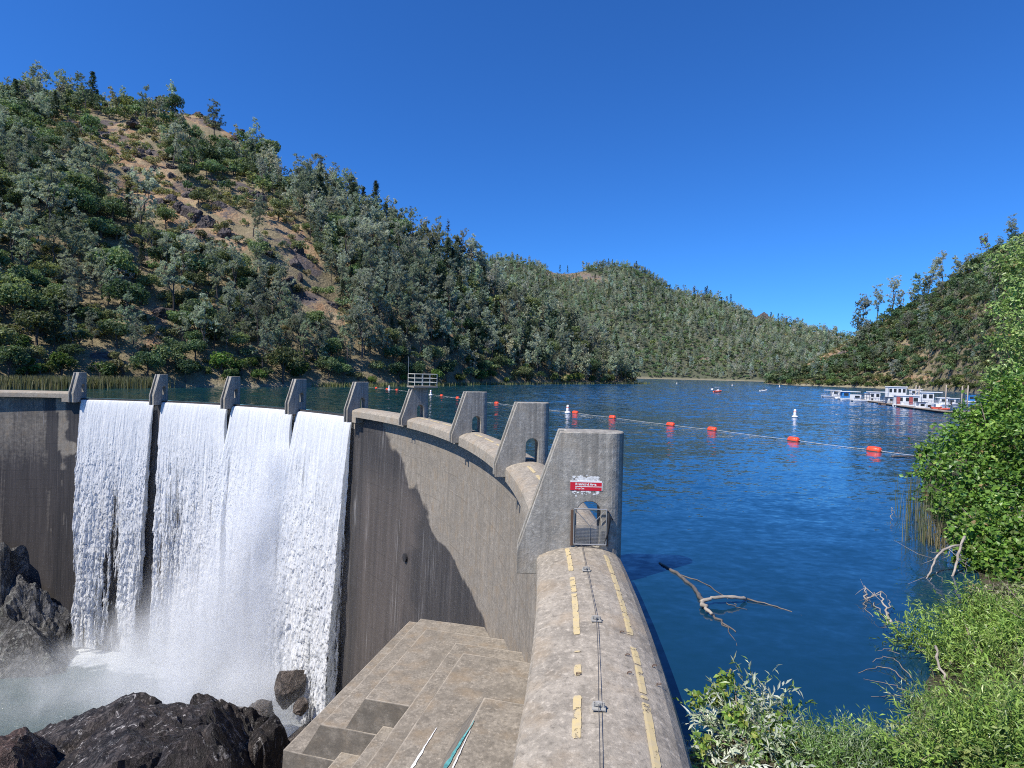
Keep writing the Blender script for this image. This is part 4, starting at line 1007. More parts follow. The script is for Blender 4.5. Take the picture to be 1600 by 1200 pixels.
def fall_sheet(k, layer, seed):
    a0, a1 = k*SP + 1.08, (k + 1)*SP - .08; na = 210; g0 = 4.9
    d = np.concatenate([np.linspace(0, 1.6, 12)[:-1], 1.6 + np.concatenate([[0], np.cumsum(np.linspace(.06, .125, 440))])]); d = d[d < 1.6 + 43.5]
    A = np.linspace(a0, a1, na); ga, gd = np.meshgrid(A, d, indexing='ij'); drop = np.maximum(gd - 1.6, 0)
    v0 = (.85 if layer == 0 else .5); t = np.sqrt(drop/g0)
    r = np.where(gd < 1.6, .35 - gd*(1.95/1.6), -1.6 - v0*t); zz = np.where(gd < 1.6, -.05 - .2*(gd/1.6)**2, -.25 - drop)
    if layer: r += .25*np.clip(drop/8, 0, 1) + .1
    amp = .03 + .75*np.clip(drop/34, 0, 1)**.9
    fa = ga + 31*layer; P1 = np.stack([fa*.55, drop*.045 - 3*seed, 0*fa], -1).reshape(-1, 3); P2 = np.stack([fa*2.8, drop*.26, 0*fa + seed], -1).reshape(-1, 3); P3_ = np.stack([fa*5.5, drop*1.1, 0*fa + 7 + seed], -1).reshape(-1, 3)
    w = fbm(np.stack([fa*.7, drop*.35, 0*fa], -1).reshape(-1, 3), 3, seed + 3); P2[:, 1] += w*.6; P3_[:, 1] += w
    n1 = fbm(P1, 4, seed).reshape(ga.shape); n2 = ridged(P2, 4, seed + 1).reshape(ga.shape); n3 = ridged(P3_, 3, seed + 2).reshape(ga.shape)
    saw = ((drop*.42 + 2.2*fbm(np.stack([fa*1.1, drop*.05, 0*fa + 11 + seed], -1).reshape(-1, 3), 3, seed + 21).reshape(ga.shape)*3) % 1.0)
    r = r - amp*(n1*1.35 + n2*.5 + n3*.16 + (saw - .5)*.38*np.clip(drop/15, 0, 1))
    lat = amp*.45*(fbm(np.stack([fa*1.5, drop*.4, 0*fa + 3], -1).reshape(-1, 3), 3, seed + 8).reshape(ga.shape))
    narrow = np.clip(drop/42, 0, 1); mid = (a0 + a1)/2
    mlo, mhi = k in (5, 6), k in (4, 5)           # sides that run together with the next sheet
    spr = 1.25*sstep(1.5, 11, drop); fx = (ga - mid)/(a1 - a0)*2
    aa = ga + lat + np.where(fx > 0, spr*mhi - .25*narrow*(not mhi), -(spr*mlo - .25*narrow*(not mlo)))*np.abs(fx)**2
    f = (ga - a0)/(a1 - a0); e = np.minimum(f + .5*mlo*narrow*3, 1 - f + .5*mhi*narrow*3)*(a1 - a0)
    e = e + .35*np.clip(drop/8, 0, 1)*(n2*.6 + n1)
    edge = sstep(0, .28 + .03*drop, e) if layer == 0 else sstep(.1, .5 + .035*drop, e)
    dens = (.69 - .17*np.clip(drop/40, 0, 1)**.75 - (.02 if layer else 0))*edge + .10*(edge - 1)
    dens += (.24 + .22*np.clip(drop/30, 0, 1))*n1*np.clip(drop/10, .15, 1) + .10*(n2 - .1)
    foam = sstep(.95, 1.75, gd + .25*n3)
    V = cyl(aa.ravel(), r.ravel(), zz.ravel()); uv = np.stack([fa.ravel(), gd.ravel()], -1)
    return V, grid_faces(na, len(d)), uv, dens.ravel(), foam.ravel()
NM = ['rightmost sheet of white water falling over the dam', 'white water falling between the second and third piers from the right of the falls', 'white water falling between the second and third piers from the left', 'leftmost sheet of white water falling beside the grey cliff']
for k in (4, 5, 6, 7):
    w = thing('waterfall', cyl((k + .5)*SP, -2, 0), NM[k - 4], 'waterfall', 'sheets of water falling over the dam')
    for layer in (0, 1):
        V, Fq, uv, dn, fo = fall_sheet(k, layer, 10 + k*3 + layer)
        mk('front_curtain' if layer == 0 else 'back_curtain', V, Fq, M['fall'], w, True, uv, dict(dens=dn, foam=fo))
# dark wet face behind the curtains is the dam itself; spray thrown up where they land
def mist_mat(blobs, dens):
    n = NT('spray'); v = n.co('World'); tot = None
    for (c, r, wgt) in blobs:
        m = n.n('ShaderNodeMapping', i={0: n.n('ShaderNodeNewGeometry').outputs['Position'], 1: tuple(-c[i]/r[i] for i in range(3)), 3: tuple(1/q for q in r)}).outputs[0]
        ln = n.n('ShaderNodeVectorMath', operation='LENGTH', i={0: m}).outputs['Value']
        q = n.math('MULTIPLY', n.math('POWER', n.rng(ln, 0, 1, 1, 0), 1.6), wgt); tot = q if tot is None else n.math('ADD', tot, q)
    a = n.noise(n.co('World', (1, 1, .55)), .16, 5, .62, .5)
    dd = n.math('MULTIPLY', n.math('MULTIPLY', tot, n.rng(a, .36, .68, .08, 1.5)), dens)
    p = n.n('ShaderNodeVolumePrincipled', i={'Color': (.95, .97, 1.0), 'Density': dd, 'Anisotropy': .25})
    n.t.links.new(p.outputs[0], n.out.inputs[1]); return n.m
def mb_ell(blobs):
    mb = MB()
    return mb
BL = [(tuple(at(330, 1010, 84)), (17, 9, 15), .75), (tuple(at(390, 930, 81)), (12, 6.5, 21), .75), (tuple(at(425, 790, 81)), (8, 4.5, 20), .6), (tuple(at(120, 1090, 80)), (30, 12, 7), .34), (tuple(at(150, 1035, 90)), (9, 5, 6), .9), (tuple(at(470, 1060, 78)), (7, 6, 6), .7), (tuple(at(320, 1085, 76)), (20, 11, 8), .8), (tuple(at(210, 1000, 89)), (9, 5, 7), .5)]
M['mist'] = mist_mat(BL, .62)
V = []; lo = np.array([-95, 62, POOL - 3.0]); hi = np.array([-16, 99, -5.0])
mb = MB(); mb.box(tuple((lo + hi)/2), tuple(hi - lo)); o = mb.obj('spray_mist', M['mist']); tag(o, kind='stuff')

OUT = [(210, 197, 7, 2.6), (160, 199, 5, 2), (120, 198, 4, 2), (310, 182, 5, 3), (335, 195, 5, 2.4), (225, 248, 4.5, 2.5), (240, 292, 5, 3), (215, 300, 4, 2.4), (200, 268, 3.6, 2), (300, 338, 6, 4), (325, 352, 5, 4), (350, 368, 4, 3), (285, 330, 4, 3.4), (430, 335, 3.6, 2.2), (400, 305, 3.6, 2.2), (270, 262, 4, 2), (250, 318, 4, 2.4), (135, 330, 3.5, 3), (255, 490, 4, 2.4), (520, 478, 3, 1.8)]
go = np.random.default_rng(12)
while len(OUT) < 52:
    u, v = go.uniform(100, 500), go.uniform(185, 470)
    if ell((np.array([u]), np.array([v])), SPARSE_L[:3])[0] > .5: OUT.append((u, v, go.uniform(1.6, 4.2), go.uniform(1.2, 3.0)))
OUT.sort(key=lambda o: o[1]); PLACE = ['near the top of the bare slope', 'on the upper bare slope', 'midway down the bare slope', 'low on the bare slope']
for i, (u, v, w, h) in enumerate(OUT):
    p = on_hill(HL, u, v); rock('rock_outcrop', ('broad dark crag ' if w > 4.4 else 'small grey rock ' if w < 2.4 else 'jagged purple grey rock ') + PLACE[min(3, i//13)] + f', {ORD[sorted(o[0] for o in OUT[i//13*13:i//13*13 + 13]).index(u)] if i < 52 and sorted(o[0] for o in OUT[i//13*13:i//13*13 + 13]).index(u) < 12 else "last"} from the left', 'rock outcrop', (p[0], p[1], p[2] - h*.1), (w*.8, w*.6, h), 700 + i, 'outcrop', 4, 'crags on the left hillside', rough=.22, rot=i*.7)
p = on_hill(HM, 1190, 496); rock('rock_outcrop', 'pale grey cliff on the right shoulder of the far hill', 'rock outcrop', (p[0], p[1] - 12, p[2] - 12), (24, 14, 17), 760, 'outcrop', 4, None, rough=.2)
# ================================================================== NEAR BANK
SH = [(95, 118), (60, 75), (40, 52), (27.8, 38.3), (19.5, 26.5), (16.3, 21), (15.3, 18.3), (13.4, 15.7), (10.6, 13.4), (8.4, 11.2), (6.9, 9.6), (5.6, 9.3), (4.6, 9.6), (3.4, 9.2), (2.9, 8.0), (2.6, 5.0), (2.4, 0), (2.2, -6)]
SHp = np.array(SH, float)
def bank_d(X, Y):
    """signed metres inland of the near waterline"""
    best = np.full(X.shape, 1e9); sgn = np.ones(X.shape)
    for a, b in zip(SHp[:-1], SHp[1:]):
        ab = b - a; t = np.clip(((X - a[0])*ab[0] + (Y - a[1])*ab[1])/(ab @ ab), 0, 1); dx, dy = X - a[0] - t*ab[0], Y - a[1] - t*ab[1]
        d = np.hypot(dx, dy); m = d < best; cr = ab[0]*dy - ab[1]*dx; sgn = np.where(m, np.sign(cr), sgn); best = np.minimum(best, d)
    return best*sgn
x = np.linspace(2.2, 130, 150)**1.0; x = 2.2 + (np.linspace(0, 1, 170)**1.8)*140; y = -5 + (np.linspace(0, 1, 150)**1.5)*130
gx, gy = [a.ravel() for a in np.meshgrid(x, y, indexing='ij')]
d = bank_d(gx, gy); P = np.stack([gx, gy, 0*gx], -1)
z = np.where(d > 0, .05 + .13*d**.9, .35*d) + np.clip(d, 0, 1.5)*.25*fbm(P*.7, 4, 81); z = np.minimum(z, 14)
M['bank'] = hill_mat('leafy_bank_soil', (.13, .095, .06), (.10, .09, .08), (.17, .14, .08), (.05, .045, .03))
Fq = grid_faces(170, 150); Fq = Fq[(d[Fq] > -9).any(1)]
tag(mk('near_bank', np.stack([gx, gy, z], -1), Fq, M['bank'], None, True, None, dict(bare=0*z, shore=0*z)), kind='structure')
def bank_z(X, Y):
    d = bank_d(np.array([X*1.0]), np.array([Y*1.0]))[0]; return max(0.0, .05 + .13*max(d, 0)**.9)

# ------------------------------------------------------------------ leafy bushes close to the camera
M['broad'] = leaf_mat('broad_leaves', .38, .35, False)
M['slender'] = leaf_mat('slender_leaves', .34, .30, False)
M['twig'] = simple('grey_brown_twig', (.22, .18, .14), .9, 0, .3, 8)
def leaves(C, D, up, L, W, g, fold=.25):
    """folded leaf blades: base at C, pointing along D"""
    n = len(C); D = D/(np.linalg.norm(D, axis=1)[:, None] + 1e-9); S = np.cross(D, up); S /= np.linalg.norm(S, axis=1)[:, None] + 1e-9; N = np.cross(S, D)
    L = np.broadcast_to(L, n)[:, None]; W = np.broadcast_to(W, n)[:, None]
    tip = C + D*L - N*L*.12; mid = C + D*L*.45
    V = np.stack([C, mid + S*W + N*W*fold, tip, mid - S*W + N*W*fold], 1).reshape(-1, 3); b = np.arange(n)*4
    return V, np.concatenate([np.stack([b, b + 1, b + 2], -1), np.stack([b, b + 2, b + 3], -1)])
def bush(name, label, cat, blobs, n, L, W, cols, seed, root, mat='broad', droop=.2, shell=.8, stems=14, parts=('foliage', 'stems'), sprig=0, bark='twig', reach=1.0):
    g = np.random.default_rng(seed); Bc = np.array([at(*b[:3]) for b in blobs]); Br = np.array([b[3] for b in blobs])
    t = thing(name, root, label, cat)
    w = Br**2; k = g.choice(len(blobs), n, p=w/w.sum()); d = g.normal(size=(n, 3)); d /= np.linalg.norm(d, axis=1)[:, None]
    lump = 1 + .34*fbm(d*2.2 + Bc[k]*.6, 3, seed)[:, None] + .22*fbm(d*5 + Bc[k], 3, seed + 3)[:, None]
    C = Bc[k] + d*Br[k][:, None]*lump*(1 - (1 - shell)*g.exponential(.6, (n, 1)))*np.array([1, 1, .92])
    ok = np.ones(n, bool)
    for j in range(len(blobs)): ok &= (k == j) | (np.linalg.norm(C - Bc[j], axis=1) > Br[j]*.62)
    ok &= C[:, 2] > .02
    C, d, k = C[ok], d[ok], k[ok]; n = len(C)
    if sprig:      # leaves ranked along short arching shoots
        m = n//sprig; C0 = C[:m]; S0 = d[:m]*.8 + g.normal(size=(m, 3))*.45 + np.array([0, 0, .35]); S0 /= np.linalg.norm(S0, axis=1)[:, None]
        f = np.tile(np.linspace(0, 1, sprig), m); kk = np.repeat(np.arange(m), sprig); SL = np.repeat(g.uniform(.22, .6, m)*reach, sprig)
        C = C0[kk] + S0[kk]*(f*SL)[:, None] - np.array([0, 0, 1.0])*(droop*.35*f**2*SL)[:, None]
        side = g.normal(size=(len(C), 3)); D = S0[kk]*.8 + side*.45 - np.array([0, 0, droop])*f[:, None]; d = d[:m][kk]; n = len(C); ok2 = C[:, 2] > .02; C, D, d, kk = C[ok2], D[ok2], d[ok2], kk[ok2]; n = len(C); shade = kk
    elif n > 3000:
        m = n//9//8; C0 = C[:m]; S0 = d[:m] + g.normal(size=(m, 3))*.35 + np.array([0, 0, .25]); S0 /= np.linalg.norm(S0, axis=1)[:, None]; f = np.tile(np.linspace(.1, 1, 9), m); kk = np.repeat(np.arange(m), 9)
        Cx = C0[kk] + S0[kk]*(f*np.repeat(g.uniform(.3, .95, m), 9))[:, None]; C = np.concatenate([C, Cx]); d = np.concatenate([d, d[:m][kk]]); n = len(C); D = d*.5 + g.normal(size=(n, 3))*.7 - np.array([0, 0, droop]); shade = None
    else: D = d*.5 + g.normal(size=(n, 3))*.7 - np.array([0, 0, droop]); shade = None
    up = d*.7 + g.normal(size=(n, 3))*.45 + np.array([0, 0, .75])
    V, Fs = leaves(C, D, up, L*g.uniform(.45, 1.3, n), W*g.uniform(.5, 1.2, n), g)
    cc = np.array(cols)[g.integers(0, len(cols), n)] if shade is None else np.array(cols)[(shade*7919 % 97) % len(cols)]
    if mat == 'broad':
        odd = g.random(n); cc = np.where((odd < .018)[:, None], np.array([.30, .22, .10]), np.where((odd > .93)[:, None], cc*np.array([1.7, 1.45, 1.5]), cc))
    patch = 1 + .55*fbm(C*.8, 3, seed + 7)[:, None]; col = np.repeat(np.clip(cc*patch*g.uniform(.8, 1.2, (n, 1)), .005, 1), 4, 0)
    mk(parts[0], V, Fs, M[mat], t, False, None, None, col)
    if stems:
        mb = MB(); r0 = np.array(root, float)
        for i in range(stems):
            j = i % len(blobs); e = Bc[j] + g.normal(size=3)*Br[j]*.5; s = r0 + np.array([g.normal()*.35*Br.mean(), g.normal()*.35*Br.mean(), -.1])
            mid = (s + e)/2 + g.normal(size=3)*.15*Br.mean() + np.array([0, 0, .2*Br.mean()]); rr = .018 + .02*Br[j]
            mb.tube([s, (s + mid)/2 + g.normal(size=3)*.03, mid, (mid + e)/2, e], [rr, rr*.85, rr*.7, rr*.5, rr*.25], 5, False)
            for _ in range(3):
                q = mid + (e - mid)*g.uniform(0, .8); mb.tube([q, q + g.normal(size=3)*Br[j]*.4 + np.array([0, 0, .2*Br[j]])], [rr*.4, rr*.12], 4, False)
        mb.obj(parts[1], M[bark], t, True)
    return t
G1 = [(.095, .185, .026), (.125, .23, .036), (.07, .14, .024), (.16, .26, .055), (.11, .21, .06)]
G2 = [(.21, .30, .085), (.16, .25, .075), (.25, .33, .125), (.13, .21, .065)]
G1 = [tuple(min(1, k*1.22) for k in c) for c in G1]
WL1 = [(.25, .38, .075), (.19, .31, .065), (.31, .43, .11), (.10, .18, .04)]
SV = [(.30, .38, .20), (.55, .58, .48), (.50, .54, .42), (.15, .25, .07), (.18, .29, .07), (.42, .47, .33)]
def gr(u, v, Y):
    p = at(u, v, Y); return (p[0], p[1], bank_z(p[0], p[1]))
bush('alder_tree', 'tall pale green leafy tree cut off by the right edge of the picture', 'tree',
     [(1598, 392, 27, .85), (1572, 420, 27, .55), (1552, 405, 27.2, .3), (1612, 440, 26, 1.1), (1585, 470, 26, .6), (1558, 480, 26, .38), (1615, 510, 25, 1.2), (1580, 535, 25, .7), (1553, 530, 25, .3), (1600, 590, 24.5, 1.1), (1556, 585, 25, .5), (1640, 420, 27, 1.5), (1650, 580, 25, 2.0), (1575, 620, 24.5, .6)], 11000, .17, .062, [tuple(min(1, k*1.25) for k in c) for c in G2], 501, gr(1640, 800, 24), shell=.5, stems=30, parts=('crown', 'trunk'), bark='bark')
bush('broadleaf_bush', 'big dense green bush with shining leaves overhanging the lake at the right', 'bush',
     [(1525, 660, 24, .9), (1570, 640, 24, 1.0), (1610, 625, 23, 1.5), (1490, 690, 23, .8), (1545, 700, 22.5, 1.0), (1595, 695, 22, 1.2), (1462, 735, 22, .75), (1510, 745, 21.5, 1.0), (1560, 765, 21, 1.05), (1615, 760, 21, 1.3), (1650, 690, 21, 1.8), (1485, 790, 21, .7), (1448, 705, 22.6, .38), (1535, 800, 20.3, .8), (1590, 810, 20, .9), (1455, 775, 21.4, .35)], 17500, .175, .08, G1, 502, gr(1580, 850, 22), shell=.52, stems=34)
bush('bramble', 'low dark green bramble tumbling to the water below the big right hand bush', 'bush',
     [(1520, 835, 19, .75), (1565, 845, 18.6, .95), (1610, 840, 18.2, 1.1), (1525, 885, 18.4, .55), (1570, 895, 17.6, .8), (1620, 890, 17, 1.2), (1600, 940, 16.5, .75), (1548, 925, 17, .45), (1640, 950, 16, 1.0), (1605, 975, 15, .6), (1562, 965, 15.3, .42)], 11500, .16, .076, G1[:3] + [(.15, .21, .06)], 503, gr(1600, 960, 18), shell=.52, stems=24)
bush('willow_bush', 'feathery bright green willow bush leaning over the water at lower right', 'bush',
     [(1500, 1000, 13.3, 0.48), (1450, 1025, 12.4, 0.38), (1548, 985, 13.6, 0.45), (1575, 1030, 12.4, 0.61), (1520, 1050, 12.0, 0.49), (1480, 1075, 11.5, 0.41), (1418, 1008, 12.8, 0.21), (1438, 1075, 11.6, 0.23), (1530, 955, 14, 0.27), (1545, 1085, 11.2, 0.41)], 34000, .125, .0165, WL1, 504, gr(1540, 1120, 12), 'slender', .3, .5, 46, sprig=14, reach=1.55)
bush('willow_bush', 'yellow-green willow thicket filling the bottom right corner', 'bush',
     [(1600, 1080, 11.2, 0.61), (1560, 1120, 10.5, 0.45), (1500, 1130, 10.2, 0.34), (1530, 1165, 9.6, 0.34), (1600, 1150, 9.8, 0.57), (1560, 1200, 9.0, 0.41), (1480, 1180, 9.2, 0.26), (1640, 1010, 12.4, 0.74), (1595, 1000, 13.2, 0.49), (1625, 1200, 8.9, 0.49), (1500, 1180, 8.3, .34), (1560, 1185, 8.2, .40), (1610, 1190, 8.2, .45), (1440, 1195, 8.2, .28), (1540, 1150, 8.9, .36), (1600, 1150, 8.8, .42)], 46000, .125, .0165, WL1 + [(.32, .38, .13)], 505, gr(1600, 1230, 10.4), 'slender', .3, .5, 46, sprig=13, reach=1.45)
bush('silver_willow', 'silvery leaved willow shoots at the bottom beside the right edge of the dam', 'bush',
     [(1140, 1106, 9.7, 0.16), (1185, 1114, 9.4, 0.18), (1120, 1144, 9.2, 0.14), (1165, 1164, 8.9, 0.24), (1215, 1164, 9.0, 0.18), (1115, 1199, 8.6, 0.16), (1210, 1209, 8.5, 0.27), (1232, 1112, 9.6, 0.07), (1170, 1082, 10, 0.06), (1160, 1219, 8.3, 0.27), (1100, 1179, 8.8, 0.08)], 3600, .15, .023, SV, 506, gr(1180, 1300, 8.6), 'slender', .45, .5, 14, sprig=11, reach=1.45)
bush('willow_shoots', 'fine leaved green willow shoots low at the bottom edge right of the silvery ones', 'bush',
     [(1290, 1172, 9.0, .24), (1335, 1180, 8.9, .26), (1385, 1188, 8.9, .25), (1270, 1195, 8.5, .3), (1330, 1208, 8.4, .34), (1420, 1195, 8.9, .25), (1400, 1215, 8.4, .3), (1450, 1205, 8.7, .25), (1432, 1150, 9.7, .26), (1424, 1112, 10.3, .2), (1462, 1128, 10, .28), (1480, 1165, 9.4, .3), (1500, 1195, 9, .32), (1440, 1180, 9.2, .28)], 26000, .11, .010, [(.15, .26, .06), (.20, .32, .10), (.30, .37, .22)], 507, gr(1330, 1290, 8.5), 'slender', .2, .55, 10, sprig=12)
bush('wild_vine', 'broad lobed vine leaves growing through the silvery willow beside the dam', 'plant',
     [(1135, 1062, 10, .16), (1118, 1085, 9.7, .17), (1090, 1095, 9.5, .12), (1150, 1120, 9.0, .18), (1215, 1135, 9.0, .2), (1190, 1155, 8.7, .15), (1245, 1160, 8.8, .12), (1100, 1160, 8.6, .12)], 700, .095, .05, [(.19, .31, .05), (.15, .25, .05), (.28, .32, .07)], 508, gr(1160, 1290, 8.8), 'broad', .25, .5, 6)
bush('grey_scrub', 'tangle of leafless grey twigs between the bramble and the willow bush', 'plant',
     [(1540, 950, 15.2, .5), (1570, 960, 15, .5), (1510, 950, 15.4, .3), (1600, 975, 14.6, .5), (1560, 935, 14.9, .35), (1595, 930, 14.8, .4), (1530, 925, 15.6, .3)], 3200, .10, .045, [(.30, .30, .20), (.22, .26, .11), (.14, .21, .05)], 509, gr(1555, 985, 15), 'broad', .2, .5, 60)

def blade_clump(name, label, cat, spots, n, h, w, cols, seed, spread, kind=None, lean=.18):
    g = np.random.default_rng(seed); k = g.integers(0, len(spots), n); S = np.array(spots)[k]; B = S + np.stack([g.normal(size=n)*spread, g.normal(size=n)*spread, np.zeros(n)], -1); B[:, 2] = S[:, 2] - .1
    a = g.uniform(0, 6.28, n); ln = np.abs(g.normal(size=n))*lean; H = h*g.uniform(.55, 1.1, n); side = np.stack([-np.sin(a), np.cos(a), 0*a], -1); d = np.stack([np.cos(a), np.sin(a), 0*a], -1)
    V = []; seg = 4
    for j in range(seg):
        f = j/(seg - 1); c = B + np.array([0, 0, 1])*(H*f*(1 - .15*ln*f))[:, None] + d*(H*ln*f**2)[:, None]; ww = w*(1 - .85*f)
        V += [c - side*ww, c + side*ww]
    V = np.stack(V, 1).reshape(-1, 3); b = np.arange(n)*seg*2
    Fs = np.concatenate([np.stack([b + 2*j, b + 2*j + 1, b + 2*j + 3, b + 2*j + 2], -1) for j in range(seg - 1)])
    col = np.repeat(np.array(cols)[g.integers(0, len(cols), n)]*g.uniform(.7, 1.2, (n, 1)), seg*2, 0)
    o = mk(name, V, Fs, M['leaf'], None, False, None, None, col); return tag(o, label, cat, None, kind)
sp_g = []
for X_ in np.arange(3.5, 40, .45):
    for Y_ in np.arange(2, 40, .45):
        q_ = bank_d(np.array([X_]), np.array([Y_]))[0]
        if .35 < q_ < 6 and Y_ < 22: sp_g.append((X_, Y_, bank_z(X_, Y_)))
TAN = [(.30, .29, .16), (.24, .27, .13), (.36, .32, .20), (.16, .21, .08)]
blade_clump('ground_cover', None, None, sp_g, 42000, .27, .013, [(.09, .135, .035), (.15, .21, .055), (.20, .19, .09), (.08, .12, .03)], 66, .25, 'stuff', .7)
blade_clump('reed_clump', 'thin pale reeds standing in the water at the left edge of the big bush', 'reeds', [tuple(at_z(u, v, 0)) for u, v in ((1428, 800), (1432, 815), (1436, 830), (1440, 845), (1447, 850), (1430, 806))], 150, 2.3, .013, TAN, 61, .28, None, .16)
blade_clump('reed_clump', 'dry tan grass tuft under the overhanging edge of the big bush', 'reeds', [tuple(at_z(u, v, 0)) for u, v in ((1452, 842), (1460, 850), (1468, 856))], 120, 1.35, .014, [(.42, .34, .2), (.35, .30, .17)], 62, .22, None, .3)
sp = []
for u in np.linspace(-60, 235, 60):
    zs = HL.par(ray(u, 600)[0]/ray(u, 600)[1])[0]; dd = ray(u, 600); sp.append((dd[0]/dd[1]*(zs - 1.5), zs - 1.5, 0))
blade_clump('reed_bed', None, None, sp, 7000, 3.0, .10, [(.17, .165, .09), (.22, .20, .12), (.12, .13, .06)], 63, 2.0, 'stuff', .15)
sp = []
for u in np.concatenate([np.linspace(500, 1010, 90)]):
    dd = ray(u, 600); zs = HL.par(dd[0]/dd[1])[0]; sp.append((dd[0]/dd[1]*(zs + .5), zs + .5, 0))
blade_clump('shore_grass', None, None, sp, 5000, 1.7, .16, [(.22, .24, .10), (.28, .26, .14), (.15, .20, .07)], 64, 2.2, 'stuff', .3)

# ------------------------------------------------------------------ dead branches in the water
def branch(name, label, paths, mat='deadwood', cat='dead branch', twigs=0):
    mb = MB(); gt_ = np.random.default_rng(len(label))
    for pts, r0, r1 in paths:
        P = np.array([(at_z(u, v, z) if Y is None else at(u, v, Y)) for (u, v, z, Y) in pts]); m = len(P)
        t = np.linspace(0, 1, m); tt = np.linspace(0, 1, m*3); Q = np.stack([np.interp(tt, t, P[:, i]) for i in range(3)], -1)
        Q[1:-1] = (Q[:-2] + Q[2:])/4 + Q[1:-1]/2; Q += .02*np.random.default_rng(len(pts)).normal(size=Q.shape)*np.array([1, 1, .3])
        for _ in range(twigs if r0 > .03 else 0):
            q = Q[gt_.integers(2, len(Q))]; d1 = gt_.normal(size=3)*.22 + np.array([0, 0, -.1]); mb.tube([q, q + d1 + gt_.normal(size=3)*.03, q + d1*2 + gt_.normal(size=3)*.08], [.010, .006, .002], 4)
        mb.tube(Q, np.linspace(r0, r1, len(Q))*.85*np.random.default_rng(m).uniform(.8, 1.15, len(Q)), 7)
    o = mb.obj(name, M[mat], None, True); return tag(o, label, cat)
W_ = lambda *p: [(u, v, z, None) for u, v, z in p]
branch('fallen_branch', 'bleached forked branch lying in the lake right of the dam', [(W_((1096, 940, .10), (1110, 935, .16), (1130, 932, .2), (1152, 933, .16), (1168, 936, .06)), .06, .05), (W_((1096, 940, .10), (1102, 950, .12), (1112, 960, .06)), .07, .05)])
M['sunk'] = simple('waterlogged_wood', (.115, .10, .085), .5, 0, .3, 6)
branch('sunken_limb', 'brown waterlogged limb curving up to the bleached branch', [(W_((1030, 880, .01), (1048, 890, .015), (1068, 903, .015), (1085, 918, .02), (1093, 932, .03), (1098, 944, .03)), .05, .07), (W_((1112, 960, .02), (1128, 972, .02), (1150, 988, .0)), .045, .015), (W_((1124, 968, .01), (1138, 985, .01), (1152, 1010, -.005)), .022, .006),
        (W_((1062, 898, .01), (1095, 908, .012), (1130, 930, .01), (1150, 945, .0)), .022, .01), (W_((1168, 936, .03), (1200, 944, .015), (1230, 953, .01), (1252, 962, -.005)), .03, .008), (W_((1131, 940, .02), (1150, 948, .015), (1168, 953, .0)), .014, .005)], 'sunk')
A_ = lambda Y, *p: [(u, v, 0, Y + dy) for u, v, dy in p]
branch('dead_bough', 'big bare grey bough arching from the bramble down into the lake', [(A_(17.6, (1508, 838, .4), (1498, 862, .2), (1494, 890, .05), (1480, 915, -.2), (1462, 932, -.6), (1446, 945, -1)), .05, .025),
        (A_(17.6, (1500, 852, .3), (1478, 856, .2), (1462, 872, .1), (1455, 895, -.2), (1438, 915, -.5), (1410, 930, -.6)), .045, .02), (A_(17.0, (1438, 915, .1), (1420, 925, 0), (1404, 922, 0)), .02, .006), (A_(17, (1460, 893, 0), (1472, 905, 0), (1478, 928, 0)), .014, .004), (A_(17, (1452, 902, 0), (1455, 925, 0), (1460, 940, 0)), .014, .004), (A_(17.3, (1494, 890, 0), (1506, 898, 0), (1512, 912, 0)), .014, .004), (A_(17.2, (1475, 918, 0), (1470, 905, 0), (1462, 912, 0), (1450, 920, 0)), .012, .003), (A_(17.5, (1497, 866, 0), (1510, 880, 0), (1508, 898, 0)), .014, .004), (A_(16.8, (1415, 928, 0), (1408, 938, 0), (1398, 934, 0)), .03, .01)], twigs=16)
branch('dead_stump', 'jagged bare stump and twigs poking out of the lake near the willow bush', [(W_((1392, 975, -.05), (1384, 955, .16), (1378, 938, .35), (1376, 924, .5)), .045, .012), (W_((1384, 958, .1), (1390, 945, .2), (1389, 938, .28)), .03, .008), (W_((1352, 938, 0), (1352, 925, .2), (1351, 916, .32)), .035, .01), (W_((1352, 936, 0), (1362, 932, .12), (1366, 926, .2)), .03, .01), (W_((1362, 940, .0), (1375, 955, .06), (1388, 976, .05)), .02, .012), (W_((1352, 938, 0), (1350, 950, .01), (1365, 965, 0)), .012, .006), (W_((1395, 965, .02), (1410, 975, .02), (1418, 990, .0)), .012, .005), (W_((1405, 988, .0), (1402, 970, .25)), .015, .008)], twigs=6)
branch('fallen_limb', 'white broken limb lying across the willow bush at lower right', [(A_(10.6, (1448, 1108, 0), (1470, 1098, .1), (1488, 1090, .15)), .022, .028), (A_(10.6, (1486, 1088, .1), (1500, 1108, 0), (1514, 1128, -.2), (1526, 1146, -.35)), .034, .02), (A_(11.0, (1462, 1010, .7), (1466, 1040, .4), (1480, 1075, .2), (1488, 1090, .1)), .03, .034), (A_(10.6, (1450, 1085, .1), (1470, 1076, .1)), .016, .01)])
branch('bare_twigs', 'sprawl of thin brown twigs trailing in the water left of the willow bush', [(W_((1420, 1070, .1), (1395, 1045, .08), (1370, 1040, .04), (1340, 1052, 0)), .014, .004), (W_((1425, 1060, .15), (1400, 1030, .25), (1378, 1024, .1), (1362, 1035, 0)), .012, .004), (W_((1420, 1080, .05), (1390, 1068, .03), (1350, 1062, .0)), .012, .003), (W_((1430, 1090, .1), (1400, 1085, .05), (1362, 1090, 0)), .011, .003), (W_((1438, 1112, .1), (1415, 1120, .06), (1405, 1140, .02), (1392, 1158, 0)), .02, .006), (W_((1415, 1125, .05), (1412, 1140, .02), (1414, 1155, 0)), .009, .003), (W_((1400, 1020, .3), (1385, 1012, .2), (1372, 1018, .12)), .008, .003)], 'twig')
